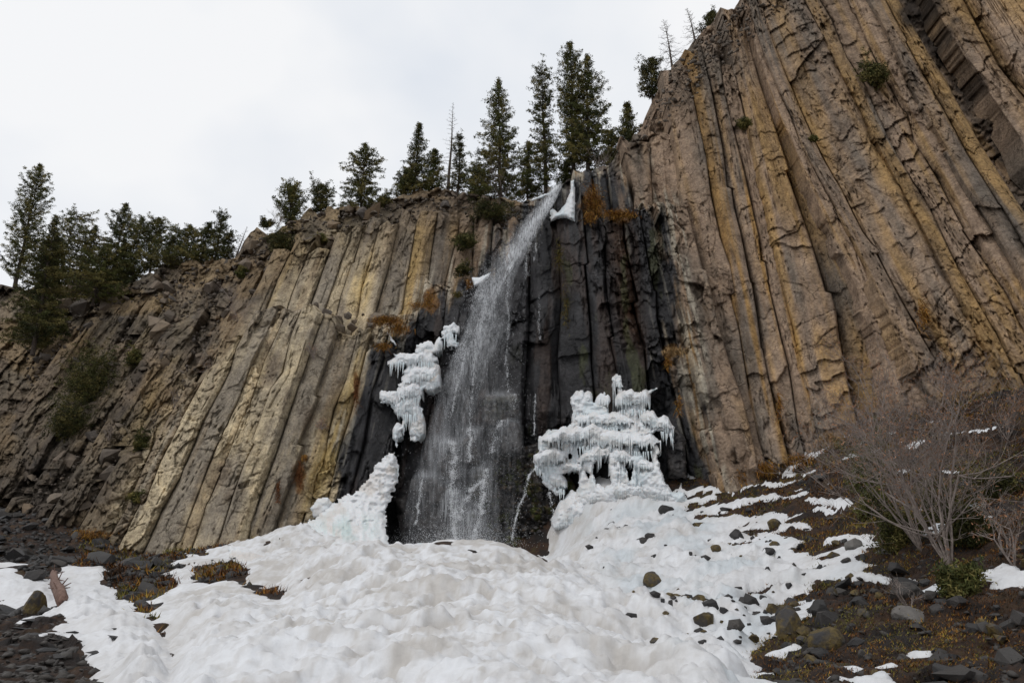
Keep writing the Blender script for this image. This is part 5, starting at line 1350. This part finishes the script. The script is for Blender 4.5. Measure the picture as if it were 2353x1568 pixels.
# left foreground
LEFT = [(62, 1412, 52, 62, 'm', 'mossy brown boulder at the left edge above the dark slabs'), (64, 1330, 60, 30, 'd', 'low brown boulder capped with snow at the left edge')]
for i, (a, b, w, h, mk, lab) in enumerate(LEFT):
    set_stone('boulder', a, b, w, h, mk, 6400 + i, lab, 'boulders at the left edge', zoom=False)
SLABS = [(75, 1460), (110, 1472), (150, 1490), (95, 1500), (185, 1498), (60, 1510), (215, 1505), (130, 1515), (70, 1435), (160, 1455), (245, 1470), (110, 1440), (200, 1450), (60, 1540), (150, 1545), (260, 1448), (90, 1555), (20, 1490), (30, 1450), (15, 1540)]
rs = np.random.RandomState(44)
NTH = 'first second third fourth fifth sixth seventh eighth ninth tenth eleventh twelfth thirteenth fourteenth fifteenth sixteenth seventeenth eighteenth nineteenth twentieth'.split()
SLM = [rock_mesh('slab_stone', 6500 + i, M_DARKSTONE, 12, .5) for i in range(6)]
for i, (x, v) in enumerate(SLABS):
    set_stone('slab_stone', x, v, rs.uniform(28, 60), rs.uniform(14, 24), 'd', 6600 + i, f'dark angular slab in the lower left corner, {NTH[sorted(SLABS).index((x, v))]} from the left edge', 'dark slabs in the lower left corner', zoom=False, mesh=SLM[i % 6], cat='stone')
# weathered log at the left
T = Tri()
pa, pb = on_ground(140, 1392) + np.array([0, 0, .12]), on_ground(118, 1330) + np.array([0, 0, .35])
pts = [pa + (pb - pa) * (0.01 if t_ == .125 else t_) + np.array([.03 * math.sin(t_ * 7), 0, .02 * math.cos(t_ * 9)]) for t_ in np.linspace(0, 1, 9)]
T.tube(pts, [.02, .15, .17, .16, .155, .14, .13, .10, .02], 12)
T.v[0] = T.v[0] + np.stack([(fbm(T.v[0][:, 2] * 9, T.v[0][:, 0] * 11, 3, q) - .5) * .16 for q in (71, 72, 73)], -1)
for k in range(14):
    f = random.Random(k).uniform(.1, .95); b = pa + (pb - pa) * f; a_ = k * 2.4
    T.tube([b, b + np.array([math.cos(a_) * .35, .05, math.sin(a_) * .3 + .1])], [.03, .012], 4)
M_LOG = bark_material('log_wood', (.085, .045, .034), (.20, .125, .098))
obj('fallen_log', T.mesh('fallen_log', M_LOG), label='broken reddish log with branch stubs in the snow at lower left', cat='log')

# scree and ground cover
def scatter(mask, n, seed):
    rs = np.random.RandomState(seed)
    idx = rs.choice(np.flatnonzero(mask.ravel()), n)
    return np.stack([TX.ravel()[idx], TY.ravel()[idx], GZ.ravel()[idx]], -1) + rs.normal(0, .06, (n, 3)) * np.array([1, 1, 0]), rs
infr = (SX > -60) & (SX < 2420) & (SV < 1640) & (TY > 8)
bare = (SD < -.12) & infr
def scree(name, mask, n, smin, smax, mat, seed):
    P, rs = scatter(mask, n, seed)
    tm = [rock_mesh('t', seed * 9 + i, mat, 9, .6) for i in range(8)]
    data = [(np.array([q.co[:] for q in me.vertices]), np.array([list(q.vertices) for q in me.polygons])) for me in tm]
    for me in tm: bpy.data.meshes.remove(me)
    T = Tri()
    for p in P:
        v, f = data[rs.randint(8)]; a = rs.uniform(0, 6.28); b = rs.uniform(-.6, .6)
        R_ = np.array([[math.cos(a), -math.sin(a), 0], [math.sin(a), math.cos(a), 0], [0, 0, 1]]) @ np.array([[1, 0, 0], [0, math.cos(b), -math.sin(b)], [0, math.sin(b), math.cos(b)]])
        T.add((v * rs.uniform(smin, smax) * rs.uniform(.6, 1.3, 3)) @ R_.T + p, f)
    o = obj(name, T.mesh(name, mat), ground, kind='stuff')
scree('scree', bare & (SX < 620) & (TY > 22), 4200, .12, .5, M_DARKSTONE, 81)
scree('scree', bare & (SX > 1500), 1300, .05, .2, M_DARKSTONE, 82)
scree('scree', bare & (SX < 420) & (TY <= 22), 700, .06, .22, M_DARKSTONE, 83)
GR = [rock_mesh('stone', 6700 + i, M_DARKSTONE, 12, .65) for i in range(8)]
P, rs = scatter(bare & (SX < 420) & (TY > 24), 110, 84)
for i, p in enumerate(P):
    w = rs.uniform(.5, 1.3); o = obj('rock', GR[i % 8], ground); place(o, p + np.array([0, 0, w * .12]), w, w * rs.uniform(.6, 1.2), w * rs.uniform(.6, 1), tuple(rs.uniform(-.5, .5, 3)))
P, rs = scatter(bare & (SX > 1780) & (SV > 1230) & (TY > 10), 110, 88)
MR = [rock_mesh('stone', 6750 + i, M_MOSSSTONE if i % 3 == 0 else M_DARKSTONE, 16, .8) for i in range(6)]
for i, p in enumerate(P):
    w = (.10 + .34 * rs.rand() ** 2.5) * min(1.3, p[1] / 14); o = obj('rock', MR[i % 6], ground); place(o, p + np.array([0, 0, w * .06]), w, w * rs.uniform(.7, 1.2), w * rs.uniform(.6, 1), tuple(rs.uniform(-.7, .7, 3)))
P, rs = scatter(bare & (SX > 1620), 50, 85)
for i, p in enumerate(P):
    w = rs.uniform(.2, .6); o = obj('rock', GR[i % 8], ground); place(o, p + np.array([0, 0, w * .1]), w, w * rs.uniform(.7, 1.2), w * rs.uniform(.6, 1), tuple(rs.uniform(-.5, .5, 3)))

P, rs = scatter((SD > .05) & (SX > 1330) & (SX < 1900) & (SV > 1170) & (SV < 1570) & (TY > 11), 1500, 86)
kc = fbm(P[:, 0] / 2.2, P[:, 1] / 2.2, 3, 87) + .10 * sstep(1400, 1800, project(P)[0])
P = P[np.argsort(-kc + rs.uniform(0, .55, len(P)))[:150]]
SMALLR = [rock_mesh('stone', 6800 + i, M_DARKSTONE if i % 3 else M_MOSSSTONE, 15, .8) for i in range(8)]
for i, p in enumerate(P):
    w = .09 + .42 * rs.rand() ** 3; o = obj('rock', SMALLR[i % 8], snow_ob)
    place(o, (p[0], p[1], float(surf_z(p[:1], p[1:2])[0]) + w * .08), w, w * rs.uniform(.7, 1.2), w * rs.uniform(.6, 1), tuple(rs.uniform(-.6, .6, 3)))

def blades(name, base, hgt, wid, cols, rs, droop, parent=None):
    n = len(base)
    az = rs.uniform(0, 6.28, n)
    dirv = np.stack([np.cos(az), np.sin(az), 0 * az], -1)
    side = np.stack([-np.sin(az), np.cos(az), 0 * az], -1) * (wid * rs.uniform(.6, 1.4, n))[:, None]
    h = hgt * rs.uniform(.4, 1.3, n)
    tip = base + dirv * (h * droop * rs.uniform(.3, 1.2, n))[:, None] + np.array([0, 0, 1]) * (h * rs.uniform(.3, 1, n))[:, None] + np.array([0, -1, 0]) * (h * .3)[:, None]
    V = np.stack([base - side, base + side, tip], 1).reshape(-1, 3)
    C = np.repeat(np.concatenate([cols, np.ones((n, 1))], 1), 3, 0)
    return obj(name, mk_mesh(name, V, np.arange(3 * n).reshape(-1, 3), M_GRASS, C), parent, kind='stuff')
RUST = np.array([(.030, .018, .010), (.120, .048, .012), (.10, .040, .012), (.26, .125, .026), (.23, .165, .030), (.13, .115, .024)])
def cover(name, mask, n, h, w, seed, wts, sc_=.9):
    P, rs = scatter(mask, n, seed)
    k = fbm(P[:, 0] / sc_, P[:, 1] / sc_, 3, seed)
    keep = k > (.56 if name == 'moss' else .40)
    P, k = P[keep], k[keep]
    ci = np.clip((fbm(P[:, 0] / 1.6, P[:, 1] / 1.6, 3, seed + 1) - .28) / .44 * 6 + rs.normal(0, .7, len(P)), 0, 5.99).astype(int)
    P = P + rs.normal(0, .10, P.shape) * np.array([1, 1, 0]); P[:, 2] = P[:, 2] - .02
    ds_ = np.clip(P[:, 1] / 20., .45, 1.6)
    blades(name, P, h * (.5 + k) * ds_, w * ds_, RUST[ci] * rs.uniform(.6, 1.5, (len(P), 1)), rs, 1.0, ground)
cover('grass', bare & (SX > 1500) & (TY > 9), 170000, .085, .010, 91, None, .7)
cover('moss', bare & (SX > 1560) & (TY > 9), 110000, .085, .011, 95, None, .45)
cover('grass', bare & (SX < 700) & (SX > 180) & (SV > 1200) & (TY > 18), 16000, .2, .018, 92, None)

def tuft(x, v, w, h, Dp, lf, n, cols, seed, L=.35):
    rs = np.random.RandomState(seed)
    px = x + rs.normal(0, .4, n) * w; pv = v + rs.normal(0, .4, n) * h
    P = at(px, pv, Dp(px, pv) - lf - rs.uniform(0, .5, n))
    c = np.array(cols)[rs.randint(len(cols), size=n)] * rs.uniform(.6, 1.4, (n, 1))
    az = rs.uniform(0, 6.28, n); l = L * rs.uniform(.4, 1.2, n)
    side = np.stack([np.cos(az), np.sin(az), 0 * az], -1) * .022
    tip = P + np.stack([rs.normal(0, .5, n), rs.normal(-.5, .3, n), rs.normal(-.35, .5, n)], -1) * l[:, None]
    V = np.stack([P - side, P + side, tip], 1).reshape(-1, 3)
    C = np.repeat(np.concatenate([c, np.ones((n, 1))], 1), 3, 0)
    return V, C
def tufts(name, parent, spots, seed):
    Vs, Cs = zip(*[tuft(*s_, seed + i) for i, s_ in enumerate(spots)])
    V, C = np.concatenate(Vs), np.concatenate(Cs)
    obj(name, mk_mesh(name, V, np.arange(len(V)).reshape(-1, 3), M_GRASS, C), parent, kind='stuff')
ORG = [(.26, .12, .02), (.20, .085, .018), (.30, .17, .035), (.12, .055, .016)]; BLO = [(.34, .23, .11), (.26, .16, .07)]; OLV = [(.07, .065, .015), (.11, .075, .018)]
tufts('moss', fall_cliff, [(1362, 460, 26, 48, D_TIER, .5, 1800, ORG), (1420, 492, 46, 12, D_LOW, .6, 1500, ORG), (1355, 500, 18, 14, D_LOW, .7, 500, ORG), (890, 735, 44, 12, D_LOW, .7, 1300, ORG), (915, 755, 30, 14, D_LOW, .7, 800, ORG), (985, 690, 14, 26, D_LOW, .5, 500, ORG), (1078, 650, 9, 14, D_LOW, .4, 300, ORG),
                         (1050, 676, 14, 9, D_LOW, .5, 300, OLV), (1548, 806, 26, 10, D_LOW, .8, 800, BLO), (1535, 830, 8, 18, D_LOW, .8, 300, ORG), (1560, 930, 8, 26, D_LOW, .6, 250, ORG), (880, 795, 22, 10, D_LOW, .7, 500, ORG), (1285, 590, 12, 40, D_LOW, .4, 400, OLV), (1300, 700, 12, 60, D_LOW, .4, 400, OLV), (960, 700, 30, 10, D_LOW, .6, 400, ORG)], 9100)
tufts('moss', left_cliff, [(820, 900, 6, 46, D_LOW, .4, 500, [(.12, .045, .015)]), (690, 1090, 8, 40, D_LOW, .5, 400, [(.12, .045, .015)]), (640, 1130, 6, 30, D_LOW, .5, 300, [(.12, .045, .015)]), (700, 1050, 8, 8, D_LOW, .6, 200, ORG), (200, 1225, 60, 12, D_BACK, 2.2, 800, ORG)], 9200)
tufts('dry_grass', right_cliff, [(1910, 1010, 34, 16, D_RIGHT, .7, 1100, BLO), (2185, 905, 30, 12, D_RIGHT, .8, 600, BLO), (1680, 1100, 40, 30, D_RIGHT, .6, 1200, ORG), (1760, 1075, 30, 20, D_RIGHT, .6, 700, ORG), (1660, 1050, 14, 40, D_RIGHT, .5, 500, ORG), (1840, 1055, 40, 16, D_RIGHT, .7, 900, ORG), (2120, 720, 16, 46, D_RIGHT, .7, 500, ORG), (1790, 930, 6, 40, D_RIGHT, .3, 250, ORG), (1960, 990, 30, 16, D_RIGHT, .8, 500, ORG)], 9300)
#@@NEXT
